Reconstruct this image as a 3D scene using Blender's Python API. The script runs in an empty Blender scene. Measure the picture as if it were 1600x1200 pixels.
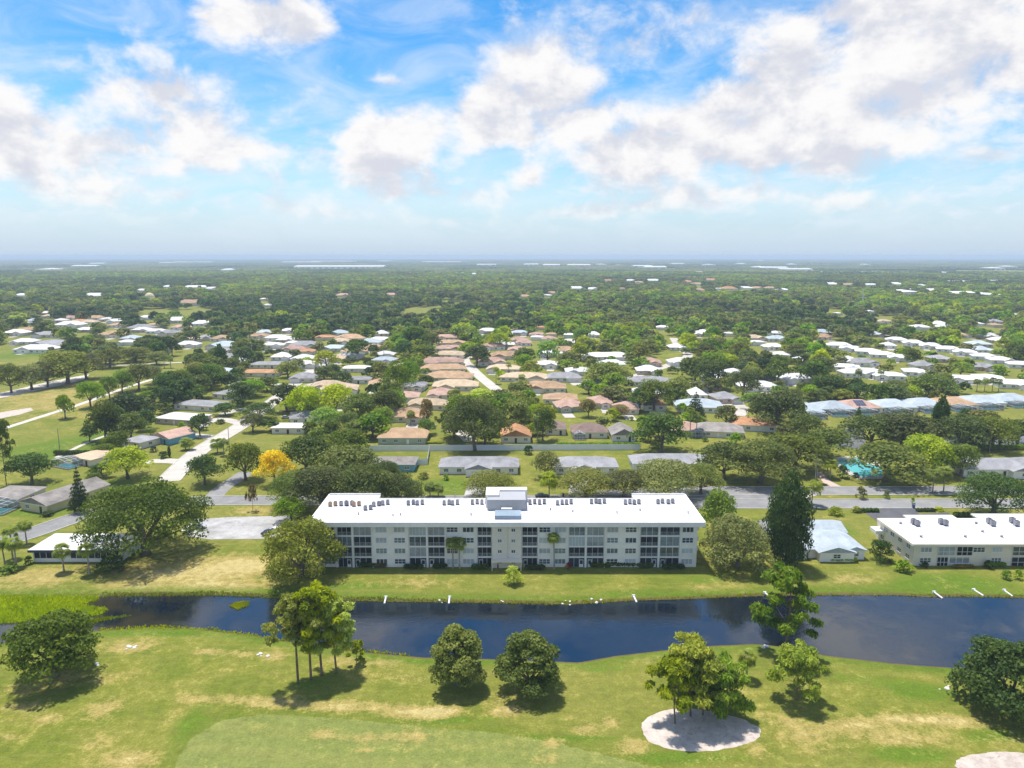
import bpy, bmesh, math, random
import numpy as np
from mathutils import Vector, Matrix

# ------------------------------------------------------------------ camera
SC = bpy.context.scene
COL = SC.collection
CAM_H = 79.0
F_PX = 1120.0                       # focal length in units of a 1600 px wide picture
PITCH = math.atan(200.0 / F_PX)
cam_data = bpy.data.cameras.new('camera')
cam_data.sensor_width = 36.0
cam_data.lens = 36.0 * F_PX / 1600.0
cam_data.clip_start = 1.0
cam_data.clip_end = 60000.0
cam = bpy.data.objects.new('camera', cam_data)
COL.objects.link(cam)
cam.location = (0, 0, CAM_H)
cam.rotation_euler = (math.pi / 2 - PITCH, 0, 0)
SC.camera = cam

# ------------------------------------------------------------------ sun, sky, exposure
SUN_EL = math.radians(74)
SUN_AZ = math.radians(-38)          # measured from +Y towards +X: the sun stands behind the building, to the left
sun_dir = Vector((math.sin(SUN_AZ) * math.cos(SUN_EL), math.cos(SUN_AZ) * math.cos(SUN_EL), math.sin(SUN_EL)))
sd = bpy.data.lights.new('sun', 'SUN')
sd.energy = 3.0
sd.angle = math.radians(3.0)
sd.color = (1.0, 0.955, 0.89)
sun = bpy.data.objects.new('sun', sd)
COL.objects.link(sun)
sun.rotation_euler = (-sun_dir).to_track_quat('-Z', 'Y').to_euler()
SC.view_settings.view_transform = 'Standard'
SC.view_settings.look = 'None'
SC.view_settings.gamma = 1.0
SC.view_settings.exposure = 1.0

CP, SP = math.cos(PITCH), math.sin(PITCH)
def pix_dir(px, py):
    u = (px - 800.0) / F_PX; v = (600.0 - py) / F_PX
    return (u, CP + v * SP, -SP + v * CP)

W = bpy.data.worlds.new('World'); SC.world = W; W.use_nodes = True
def build_world():
    nt = W.node_tree; N = nt.nodes; L = nt.links
    N.clear()
    out = N.new('ShaderNodeOutputWorld'); bg = N.new('ShaderNodeBackground')
    sky = N.new('ShaderNodeTexSky'); sky.sky_type = 'NISHITA'; sky.sun_disc = False
    sky.sun_elevation = SUN_EL; sky.sun_rotation = SUN_AZ
    sky.altitude = 80; sky.air_density = 1.15; sky.dust_density = 0.15; sky.ozone_density = 3.5
    tc = N.new('ShaderNodeTexCoord')
    def setin(s, v):
        if isinstance(v, (int, float)): s.default_value = v
        elif isinstance(v, (tuple, list)): s.default_value = v
        else: L.new(v, s)
    def M(op, a, b=None, c=None, clamp=False):
        n = N.new('ShaderNodeMath'); n.operation = op; n.use_clamp = clamp
        setin(n.inputs[0], a)
        if b is not None: setin(n.inputs[1], b)
        if c is not None: setin(n.inputs[2], c)
        return n.outputs[0]
    def V(op, a, b=None):
        n = N.new('ShaderNodeVectorMath'); n.operation = op
        setin(n.inputs[0], a)
        if b is not None: setin(n.inputs[1], b)
        return n.outputs['Value'] if op in ('DOT_PRODUCT', 'LENGTH') else n.outputs[0]
    def smooth(x, a, b):
        n = N.new('ShaderNodeMapRange'); n.interpolation_type = 'SMOOTHSTEP'
        setin(n.inputs[0], x); setin(n.inputs[1], a); setin(n.inputs[2], b)
        return n.outputs[0]
    def noise(vec, scale, detail, rough, dist=0.0):
        n = N.new('ShaderNodeTexNoise'); n.noise_dimensions = '3D'
        setin(n.inputs['Vector'], vec); n.inputs['Scale'].default_value = scale
        n.inputs['Detail'].default_value = detail; n.inputs['Roughness'].default_value = rough
        n.inputs['Distortion'].default_value = dist
        return n.outputs[0]
    def mix(f, a, b):
        n = N.new('ShaderNodeMix'); n.data_type = 'RGBA'
        setin(n.inputs[0], f); setin(n.inputs[6], a); setin(n.inputs[7], b)
        return n.outputs[2]
    d = tc.outputs['Generated']
    sx = N.new('ShaderNodeSeparateXYZ'); L.new(d, sx.inputs[0])
    az = M('ARCTAN2', sx.outputs[0], sx.outputs[1])
    el = M('ARCSINE', sx.outputs[2])
    cb = N.new('ShaderNodeCombineXYZ'); L.new(az, cb.inputs[0]); L.new(el, cb.inputs[1])
    ae = cb.outputs[0]
    # the big heaps of cloud: (px, py, half width, half height, weight)
    heaps = [(1480, 40, 250, 75, 1.0), (1330, 105, 140, 85, 1.0), (1560, 110, 130, 60, .75), (1220, 190, 120, 60, .85),
             (1080, 205, 120, 50, .95), (990, 262, 90, 45, .9), (830, 120, 105, 85, 1.1), (800, 190, 140, 45, .9),
             (560, 245, 110, 62, .95), (620, 205, 60, 40, .6), (300, 190, 85, 72, .95), (350, 240, 60, 30, .5),
             (90, 240, 130, 55, .95), (15, 190, 60, 60, .7), (380, 30, 120, 42, .95), (470, 25, 60, 35, .5),
             (745, 303, 75, 26, .75), (830, 275, 40, 25, .6), (1190, 245, 60, 26, .6), (1020, 320, 120, 22, .65),
             (390, 315, 85, 22, .55), (1250, 320, 130, 24, .5), (1400, 220, 110, 40, .5), (1000, 60, 40, 40, .6),
             (1500, 275, 50, 14, .5), (590, 125, 60, 10, .55), (1100, 15, 40, 25, .6), (60, 40, 110, 40, .35), (180, 130, 120, 35, .4), (150, 305, 90, 20, .6), (500, 335, 80, 16, .55), (690, 345, 90, 15, .5), (1150, 300, 70, 20, .6), (1400, 320, 90, 18, .55),
             (1555, 245, 50, 16, .55), (250, 345, 100, 14, .45), (900, 335, 80, 18, .6), (620, 300, 50, 18, .5), (1330, 265, 70, 22, .6)]
    field = None
    for (px, py, hw, hh, wt) in heaps:
        dx, dy, dz = pix_dir(px, py)
        a0 = math.atan2(dx, dy); e0 = math.atan2(dz, math.hypot(dx, dy))
        ra = .96 * hw / F_PX * math.cos(a0); re = .96 * hh / F_PX
        q = V('MULTIPLY', V('SUBTRACT', ae, (a0, e0, 0)), (1 / ra, 1 / re, 0))
        g = M('EXPONENT', M('MULTIPLY', V('DOT_PRODUCT', q, q), -1.0))
        field = M('MULTIPLY', g, wt) if field is None else M('MULTIPLY_ADD', g, wt, field)
    field = M('MINIMUM', field, 1.05)
    # the same kind of cloud all round the rest of the sky
    gen = M('MULTIPLY', smooth(noise(V('MULTIPLY', d, (1, 1, 1.7)), 3.1, 2, .5), .43, .62), .95)
    w = M('MAXIMUM', smooth(M('ABSOLUTE', az), .66, .85), smooth(el, .31, .42))
    fm = N.new('ShaderNodeMix'); L.new(w, fm.inputs[0]); L.new(field, fm.inputs[2]); L.new(gen, fm.inputs[3])
    field = fm.outputs[0]
    ds = V('MULTIPLY', d, (1, 1, 1.5))
    n1 = noise(ds, 12.0, 10, .58, .2)
    up = V('ADD', d, (-.010, .0, .030))
    n2 = noise(V('MULTIPLY', up, (1, 1, 1.5)), 12.0, 5, .58, .2)
    nf = noise(ds, 24.0, 9, .62, .5)
    dens = M('ADD', field, M('MULTIPLY', M('SUBTRACT', n1, .5), 1.9))
    dens = M('ADD', dens, M('MULTIPLY', M('SUBTRACT', nf, .5), .75))
    mask = smooth(dens, .30, .98)
    # thin veils
    sv = V('MULTIPLY', ae, (7.0, 17.0, 1.0))
    veil = M('MULTIPLY', smooth(noise(sv, 1.0, 7, .6, .8), .34, .80), M('MULTIPLY', smooth(el, .0, .05), .6))
    lowband = M('MULTIPLY', smooth(el, .015, .06), M('SUBTRACT', 1.0, smooth(el, .12, .22)))
    puff = smooth(noise(V('MULTIPLY', d, (1, 1, 2.6)), 17.0, 9, .6, .3), .46, .74)
    veil = M('MAXIMUM', veil, M('MULTIPLY', M('MULTIPLY', puff, lowband), .8))
    # lit tops and grey undersides
    lit = M('ADD', M('MULTIPLY', M('SUBTRACT', n1, n2), 3.6), .60, clamp=False)
    thick = smooth(dens, .75, 1.55)
    lit = M('SUBTRACT', lit, M('MULTIPLY', thick, .34))
    lit = smooth(lit, .0, .95)
    ccol = mix(lit, (3.55, 3.65, 4.05, 1), (4.95, 4.9, 4.9, 1))
    # sky colour: Nishita, a little richer, paler low down where the air is moist
    hs = N.new('ShaderNodeHueSaturation'); hs.inputs['Saturation'].default_value = 1.42
    hs.inputs['Value'].default_value = SKY_GAIN
    L.new(sky.outputs[0], hs.inputs['Color'])
    low = M('SUBTRACT', 1.0, smooth(el, -.02, .17))
    skyc = mix(M('MULTIPLY', low, .85), hs.outputs[0], (2.25, 3.2, 4.55, 1))
    c = mix(veil, skyc, (4.3, 4.6, 5.05, 1))
    fade = M('MULTIPLY', mask, smooth(el, .004, .09))
    c = mix(fade, c, ccol)
    L.new(c, bg.inputs[0]); bg.inputs[1].default_value = 0.1
    L.new(bg.outputs[0], out.inputs[0])
SKY_GAIN = 0.80
build_world()
W.cycles.sampling_method = 'MANUAL'; W.cycles.sample_map_resolution = 512
RNG = random.Random(7)

# ------------------------------------------------------------------ picture <-> place
def G(px, py, z=0.0):
    """the point of the level z that lies under a given pixel of the (1600 x 1200) photograph"""
    dx, dy, dz = pix_dir(px, py)
    t = (z - CAM_H) / dz
    return (dx * t, dy * t)
def depth_at(x, y, z=0.0): return y * CP + (CAM_H - z) * SP
def mpp(x, y): return depth_at(x, y) / F_PX           # metres per photograph pixel
def proj(x, y, z):
    dep = y * CP + (CAM_H - z) * SP
    v = y * SP + (z - CAM_H) * CP
    return 800 + F_PX * x / dep, 600 - F_PX * v / dep
def height_for(x, y, ytop):
    """height whose top shows at picture row ytop when it stands at x, y"""
    v = (600.0 - ytop) / F_PX
    return CAM_H + y * (-SP + v * CP) / (CP + v * SP)

# ------------------------------------------------------------------ materials
MATS = {}
class NT:
    def __init__(s, name):
        s.m = bpy.data.materials.new(name); s.m.use_nodes = True
        s.nt = s.m.node_tree; s.N = s.nt.nodes; s.L = s.nt.links
        s.b = s.N['Principled BSDF']; s.out = s.N['Material Output']
    def set(s, sock, v):
        if isinstance(v, (int, float, tuple, list)): sock.default_value = v
        else: s.L.new(v, sock)
    def node(s, t, **kw):
        n = s.N.new(t)
        for k, v in kw.items(): setattr(n, k, v)
        return n
    def math(s, op, a, b=None, clamp=False):
        n = s.node('ShaderNodeMath', operation=op, use_clamp=clamp); s.set(n.inputs[0], a)
        if b is not None: s.set(n.inputs[1], b)
        return n.outputs[0]
    def noise(s, vec, scale, detail=4, rough=.55, dist=0.):
        n = s.node('ShaderNodeTexNoise'); s.L.new(vec, n.inputs['Vector'])
        n.inputs['Scale'].default_value = scale; n.inputs['Detail'].default_value = detail
        n.inputs['Roughness'].default_value = rough; n.inputs['Distortion'].default_value = dist
        return n.outputs[0]
    def smooth(s, x, a, b, lo=0., hi=1.):
        n = s.node('ShaderNodeMapRange', interpolation_type='SMOOTHSTEP')
        s.set(n.inputs[0], x); s.set(n.inputs[1], a); s.set(n.inputs[2], b)
        n.inputs[3].default_value = lo; n.inputs[4].default_value = hi
        return n.outputs[0]
    def lin(s, x, a, b, lo, hi):
        n = s.node('ShaderNodeMapRange'); s.set(n.inputs[0], x)
        for i, v in zip((1, 2, 3, 4), (a, b, lo, hi)): n.inputs[i].default_value = v
        return n.outputs[0]
    def mix(s, f, a, b, blend='MIX'):
        n = s.node('ShaderNodeMix', data_type='RGBA', blend_type=blend)
        s.set(n.inputs[0], f); s.set(n.inputs[6], c4(a)); s.set(n.inputs[7], c4(b))
        return n.outputs[2]
    def pos(s): return s.node('ShaderNodeNewGeometry').outputs['Position']
    def obj(s): return s.node('ShaderNodeTexCoord').outputs['Object']
    def attr(s, name): return s.node('ShaderNodeAttribute', attribute_name=name).outputs['Fac']
    def rand(s): return s.node('ShaderNodeObjectInfo').outputs['Random']
    def bump(s, h, dist, strength=1.0):
        n = s.node('ShaderNodeBump'); n.inputs['Distance'].default_value = dist
        n.inputs['Strength'].default_value = strength
        s.L.new(h, n.inputs['Height']); s.L.new(n.outputs[0], s.b.inputs['Normal'])
    def done(s, col=None, rough=.8, spec=.3, metal=0.):
        if col is not None: s.set(s.b.inputs['Base Color'], c4(col))
        s.set(s.b.inputs['Roughness'], rough); s.b.inputs['Specular IOR Level'].default_value = spec
        s.b.inputs['Metallic'].default_value = metal
        return s.m
def c4(c):
    return (c[0], c[1], c[2], 1.0) if isinstance(c, (tuple, list)) and len(c) == 3 else c

def plain(name, col, rough=.75, var=.18, scale=.8, spec=.3, bump=0., dirt=None):
    """one colour with weathering: broad blotches, fine grain and, if asked, stains of another colour"""
    if name in MATS: return MATS[name]
    t = NT(name); p = t.pos()
    big = t.noise(p, scale * .35, 5, .6); fine = t.noise(p, scale * 5, 4, .6)
    f = t.math('ADD', t.lin(big, .3, .7, 1 - var, 1 + var), t.lin(fine, .3, .7, -var * .5, var * .5))
    f = t.math('ADD', f, t.lin(t.rand(), 0, 1, -var * .4, var * .4))
    n = t.node('ShaderNodeVectorMath', operation='SCALE'); n.inputs[0].default_value = col[:3]
    t.L.new(f, n.inputs['Scale'])
    c = n.outputs[0]
    if dirt: c = t.mix(t.smooth(t.noise(p, scale * .9, 6, .65, .6), .52, .72), c, dirt)
    if bump: t.bump(fine, bump)
    MATS[name] = t.done(c, rough, spec); return MATS[name]

def roof_mat(name, col, stain=.35, course=.35):
    """shingle or tile: fine courses across the slope, streaks of weather"""
    if name in MATS: return MATS[name]
    t = NT(name); p = t.pos()
    s = t.node('ShaderNodeSeparateXYZ'); t.L.new(p, s.inputs[0])
    lines = t.math('FRACT', t.math('DIVIDE', s.outputs[2], course * .4))
    a = t.noise(p, .25, 5, .65); b = t.noise(p, 3.5, 3, .6); cc = t.noise(p, 14, 2, .5)
    f = t.math('ADD', t.lin(a, .3, .7, 1 - stain, 1 + stain * .55), t.lin(b, .3, .7, -.1, .1))
    f = t.math('ADD', f, t.lin(cc, .3, .7, -.1, .1))
    f = t.math('ADD', f, t.lin(lines, 0, 1, -.07, .05))
    f = t.math('ADD', f, t.lin(t.rand(), 0, 1, -.12, .12))
    n = t.node('ShaderNodeVectorMath', operation='SCALE'); n.inputs[0].default_value = col[:3]; t.L.new(f, n.inputs['Scale'])
    t.bump(lines, .03)
    MATS[name] = t.done(n.outputs[0], .85, .2); return MATS[name]

def glass_mat(name, col=(.03, .045, .055), rough=.12):
    if name in MATS: return MATS[name]
    t = NT(name); p = t.pos()
    v = t.noise(p, .9, 2); r = t.rand()
    f = t.math('ADD', t.lin(r, 0, 1, .45, 1.8), t.lin(v, .3, .7, -.3, .3))
    n = t.node('ShaderNodeVectorMath', operation='SCALE'); n.inputs[0].default_value = col[:3]; t.L.new(f, n.inputs['Scale'])
    MATS[name] = t.done(n.outputs[0], rough, .6); return MATS[name]

def leaf_mat(name, dark, light, trans=.42, var=.30):
    if name in MATS: return MATS[name]
    t = NT(name)
    tint = t.attr('tint'); r = t.rand()
    c = t.mix(tint, dark, light)
    hv = t.node('ShaderNodeHueSaturation')
    t.L.new(t.lin(r, 0, 1, .487, .513), hv.inputs['Hue'])
    t.L.new(t.lin(t.math('FRACT', t.math('MULTIPLY', r, 7.31)), 0, 1, 1 - var, 1 + var), hv.inputs['Value'])
    t.L.new(t.lin(t.math('FRACT', t.math('MULTIPLY', r, 3.77)), 0, 1, .92, 1.18), hv.inputs['Saturation'])
    t.L.new(c, hv.inputs['Color'])
    t.done(hv.outputs[0], .62, .25)
    tr = t.node('ShaderNodeBsdfTranslucent'); t.L.new(hv.outputs[0], tr.inputs[0])
    mx = t.node('ShaderNodeMixShader'); mx.inputs[0].default_value = trans
    t.L.new(t.b.outputs[0], mx.inputs[1]); t.L.new(tr.outputs[0], mx.inputs[2])
    t.L.new(mx.outputs[0], t.out.inputs[0])
    MATS[name] = t.m; return t.m

# ------------------------------------------------------------------ mesh building
class MB:
    def __init__(s): s.v = []; s.f = []; s.mi = []
    def quad(s, a, b, c, d, m=0):
        i = len(s.v); s.v += [a, b, c, d]; s.f.append((i, i+1, i+2, i+3)); s.mi.append(m)
    def tri(s, a, b, c, m=0):
        i = len(s.v); s.v += [a, b, c]; s.f.append((i, i+1, i+2)); s.mi.append(m)
    def poly(s, pts, m=0):
        i = len(s.v); s.v += list(pts); s.f.append(tuple(range(i, i+len(pts)))); s.mi.append(m)
    def box(s, x0, x1, y0, y1, z0, z1, m=0):
        i = len(s.v)
        s.v += [(x0,y0,z0),(x1,y0,z0),(x1,y1,z0),(x0,y1,z0),(x0,y0,z1),(x1,y0,z1),(x1,y1,z1),(x0,y1,z1)]
        for f in ((0,3,2,1),(4,5,6,7),(0,1,5,4),(1,2,6,5),(2,3,7,6),(3,0,4,7)):
            s.f.append(tuple(i+k for k in f)); s.mi.append(m)
        return s
    def tube(s, pts, radii, n=6, m=0, cap=True):
        pts = [Vector(p) for p in pts]; rings = []
        for k, p in enumerate(pts):
            a = pts[max(k-1, 0)]; b = pts[min(k+1, len(pts)-1)]
            t = (b - a).normalized()
            ref = Vector((0, 0, 1)) if abs(t.z) < .9 else Vector((1, 0, 0))
            u = t.cross(ref).normalized(); w = t.cross(u)
            i = len(s.v); rings.append(i)
            for j in range(n):
                an = 2 * math.pi * j / n
                s.v.append(tuple(p + (u * math.cos(an) + w * math.sin(an)) * radii[k]))
        for a, b in zip(rings, rings[1:]):
            for j in range(n):
                s.f.append((a+j, a+(j+1) % n, b+(j+1) % n, b+j)); s.mi.append(m)
        if cap:
            s.f.append(tuple(rings[-1]+j for j in range(n))); s.mi.append(m)
            s.f.append(tuple(rings[0]+n-1-j for j in range(n))); s.mi.append(m)
        return s
    def mesh(s, name, mats, smooth=False):
        me = bpy.data.meshes.new(name); me.from_pydata(s.v, [], s.f)
        for m in (mats if isinstance(mats, (list, tuple)) else [mats]): me.materials.append(m)
        me.polygons.foreach_set('material_index', s.mi)
        if smooth: me.polygons.foreach_set('use_smooth', [True] * len(s.f))
        me.update(); return me
    def build(s, name, mats, parent=None, smooth=False, loc=None):
        return link(name, s.mesh(name, mats, smooth), parent, loc)
def link(name, me, parent=None, loc=None, rz=0., scale=None):
    o = bpy.data.objects.new(name, me); COL.objects.link(o)
    if parent is not None: o.parent = parent
    if loc is not None: o.location = loc
    if rz: o.rotation_euler = (0, 0, rz)
    if scale is not None: o.scale = scale
    return o
def tag(o, label=None, cat=None, group=None, kind=None):
    if label: o['label'] = label
    if cat: o['category'] = cat
    if group: o['group'] = group
    if kind: o['kind'] = kind
    return o
def thing(name, label, cat, loc=(0, 0, 0), rz=0., group=None):
    return tag(link(name, None, None, loc, rz), label, cat, group)
def copy_thing(root, loc, rz=0., scale=None, label=None, group=None):
    r = root.copy(); COL.objects.link(r); r.location = loc; r.rotation_euler = (0, 0, rz)
    if scale is not None: r.scale = scale
    if label: r['label'] = label
    if group: r['group'] = group
    for ch in KIDS.get(root.name, root.children):
        c = ch.copy(); COL.objects.link(c); c.parent = r
    return r
KIDS = {}
def structure(name, me, z=None):
    return tag(link(name, me), kind='structure')

def np_mesh(name, verts, faces, mats, attrs=None):
    me = bpy.data.meshes.new(name)
    nv, nf, k = len(verts), len(faces), faces.shape[1]
    me.vertices.add(nv); me.vertices.foreach_set('co', np.ascontiguousarray(verts, np.float32).ravel())
    me.loops.add(nf * k); me.loops.foreach_set('vertex_index', np.ascontiguousarray(faces, np.int32).ravel())
    me.polygons.add(nf); me.polygons.foreach_set('loop_start', np.arange(0, nf * k, k, dtype=np.int32))
    for m in (mats if isinstance(mats, (list, tuple)) else [mats]): me.materials.append(m)
    me.update(calc_edges=True)
    for n, vals in (attrs or {}).items():
        a = me.attributes.new(n, 'FLOAT', 'POINT'); a.data.foreach_set('value', np.ascontiguousarray(vals, np.float32))
    me.validate(); return me

# smooth value noise for shaping the ground
def vnoise(x, y, seed=0):
    xi = np.floor(x).astype(np.int64); yi = np.floor(y).astype(np.int64)
    fx = x - xi; fy = y - yi; fx = fx*fx*(3-2*fx); fy = fy*fy*(3-2*fy)
    def h(a, b):
        n = (a * 374761393 + b * 668265263 + seed * 1442695041) & 0x7fffffff
        n = ((n ^ (n >> 13)) * 1274126177) & 0x7fffffff
        return ((n ^ (n >> 16)) & 0xffff) / 65535.0
    return (h(xi, yi)*(1-fx) + h(xi+1, yi)*fx)*(1-fy) + (h(xi, yi+1)*(1-fx) + h(xi+1, yi+1)*fx)*fy
def fbm(x, y, seed=0, oct=4):
    s = 0; a = .5
    for k in range(oct): s = s + a * vnoise(x, y, seed + k); x = x * 2.03; y = y * 2.03; a *= .5
    return s
def poly_sd(x, y, P):
    """signed distance to a closed outline, positive inside"""
    P = np.asarray(P, float); Q = np.roll(P, -1, 0)
    best = np.full(x.shape, 1e18); inside = np.zeros(x.shape, bool)
    for (ax, ay), (bx, by) in zip(P, Q):
        ex, ey = bx-ax, by-ay
        t = np.clip(((x-ax)*ex + (y-ay)*ey) / max(ex*ex+ey*ey, 1e-9), 0, 1)
        best = np.minimum(best, (x-ax-t*ex)**2 + (y-ay-t*ey)**2)
        c = (ay > y) != (by > y)
        if ey != 0: inside ^= c & (x < ax + (y-ay)/ey*ex)
    return np.where(inside, 1, -1) * np.sqrt(best)
# ------------------------------------------------------------------ the ground
SOUTH = [(-260, 1010), (0, 1006), (60, 992), (160, 985), (240, 980), (310, 982), (400, 993), (470, 1005), (560, 1018), (660, 1027), (780, 1030), (880, 1034),
         (905, 1035), (960, 1025), (1020, 1018), (1090, 1010), (1180, 1006), (1230, 1011), (1290, 1024), (1400, 1037), (1500, 1044), (1600, 1047), (1900, 1050)]
NORTH = [(1900, 936), (1600, 934), (1500, 932), (1450, 933), (1400, 930), (1300, 930), (1200, 931), (1130, 933), (1080, 936), (1000, 938), (940, 941), (885, 945),
         (850, 943), (800, 942), (700, 941), (600, 940), (520, 938), (420, 932), (330, 930), (230, 928), (160, 932), (0, 934), (-260, 938)]
WATER_Z = -0.6
CANAL = [G(px, py, WATER_Z) for px, py in SOUTH + NORTH]
FAIRWAY = [G(px, py) for px, py in [(268, 1230), (276, 1190), (300, 1155), (345, 1128), (420, 1116), (520, 1121), (640, 1133), (760, 1146), (870, 1163), (960, 1183), (1040, 1206), (1080, 1230)]]
DRY = [(200,1013,36,9,1),(330,1019,26,6,.8),(380,1022,20,6,.8),(160,1108,26,16,.9),(75,1122,22,8,.7),(40,1100,25,7,.6),(205,1188,42,13,.9),(10,1152,20,6,.7),(150,1160,25,10,.4),
       (340,1093,60,8,.75),(430,1098,60,9,.9),(540,1104,70,8,1),(650,1112,60,9,1.1),(690,1113,30,7,1),(780,1114,22,7,.9),(505,1146,18,8,.8),(580,1152,40,7,.7),(650,1150,18,6,.7),(570,1172,18,6,.6),
       (915,1140,20,9,.9),(955,1130,20,7,.8),(990,1165,24,13,.95),(865,1163,16,9,.8),(860,1190,24,8,.7),(805,1112,15,8,.8),(1265,1150,40,14,.9),(1330,1135,60,9,.9),(1420,1125,70,9,1),(1500,1128,40,10,.9),
       (1400,1155,60,12,.8),(1300,1175,40,8,.5),(1230,1128,18,10,.8),(1190,1120,12,10,.6),(1010,1030,20,6,.3),(1180,1170,20,20,.6),
       (300,895,120,18,1.2),(390,880,60,14,1.1),(60,905,70,16,.75),(215,918,50,8,.7),(360,915,90,7,.6),(640,912,60,8,.6),(1330,905,40,8,.7),(1100,918,20,6,.5),(600,1035,30,8,.6),(540,1030,35,8,.6),(430,1026,20,6,.8),
       (20,1075,60,8,.5),(120,1060,60,12,.5),(640,1060,40,8,.4),(770,1095,40,8,.4),(395,798,50,6,.8),(60,622,120,16,.6),(95,640,80,12,.5),(150,600,60,8,.5)]
LUSH = [(560,915,60,8,.8),(980,925,60,6,.7),(1480,905,90,14,.8),(1100,905,60,10,.6),(250,990,120,6,.8),(700,1033,130,5,.8),(940,1045,60,8,.6),(1440,1080,60,16,.9),(1330,1060,60,14,.5),(300,1130,30,40,.7),
        (690,1127,90,6,.9),(880,1155,120,6,.9),(1060,1185,120,14,.8),(1420,1180,70,14,1),(1550,1150,60,14,.8),(480,1070,50,14,.6),(150,690,40,30,.8),(60,700,60,18,.8),(60,800,70,10,.9),(165,760,40,14,.9),
        (1290,830,60,14,.9),(700,760,50,14,.9),(1470,915,120,8,.6),(30,555,60,8,.9)]
def blobs(x, y, lst):
    s = np.zeros_like(x)
    for (px, py, hw, hh, wt) in lst:
        wt *= 1.15; cx, cy = G(px, py); rx = hw * mpp(cx, cy)
        ry = (G(px, py - hh)[1] - G(px, py + hh)[1]) / 2
        s = s + wt * np.exp(-(((x-cx)/rx)**2 + ((y-cy)/ry)**2))
    return s
def ground_z(x, y):
    x = np.asarray(x, float); y = np.asarray(y, float)
    s = poly_sd(x, y, CANAL)
    z = np.interp(s, [-5, -1.2, 0, 4], [0, -.22, -.6, -2.2])
    golf = np.clip((CANAL_Y(x) - y) / 8, 0, 1)
    z = z + golf * (fbm(x/26, y/22, 3, 3) - .35) * 1.1
    return z
_sx = np.array([G(px, py)[0] for px, py in SOUTH]); _sy = np.array([G(px, py)[1] for px, py in SOUTH])
def CANAL_Y(x): return np.interp(x, _sx, _sy) - 4
def gz(x, y): return float(ground_z(np.array([x]), np.array([y]))[0])

def graded(lo, d0, d1, hi, step, k=1.13):
    a = list(np.arange(d0, d1 + step * .5, step)); s = step
    while a[-1] < hi: s = s * k; a.append(a[-1] + s)
    s = step; pre = []; v = d0
    while v > lo: s = s * k; v -= s; pre.append(v)
    return np.array(pre[::-1] + a)
def make_ground():
    xs = graded(-17000, -150, 165, 17000, 1.1); ys = graded(-300, 90, 200, 17000, 1.0)
    X, Y = np.meshgrid(xs, ys); X = X.ravel(); Y = Y.ravel()
    near = (Y < 330) & (np.abs(X) < 420)
    Z = np.zeros_like(X); Z[near] = ground_z(X[near], Y[near])
    Z += 0.0
    nx, ny = len(xs), len(ys)
    i = (np.arange(ny-1)[:, None] * nx + np.arange(nx-1)[None, :]).ravel()
    F = np.stack([i, i+1, i+nx+1, i+nx], 1)
    sh = np.full_like(X, -50.); sh[near] = poly_sd(X[near], Y[near], CANAL)
    fw = np.full_like(X, -50.); fw[near] = poly_sd(X[near], Y[near], FAIRWAY)
    dry = blobs(X, Y, DRY); lush = blobs(X, Y, LUSH)
    me = np_mesh('ground', np.stack([X, Y, Z], 1), F, ground_mat(), {'shore': sh, 'fair': fw, 'dry': dry, 'lush': lush})
    me.polygons.foreach_set('use_smooth', [True] * len(me.polygons))
    structure('ground', me)
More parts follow.
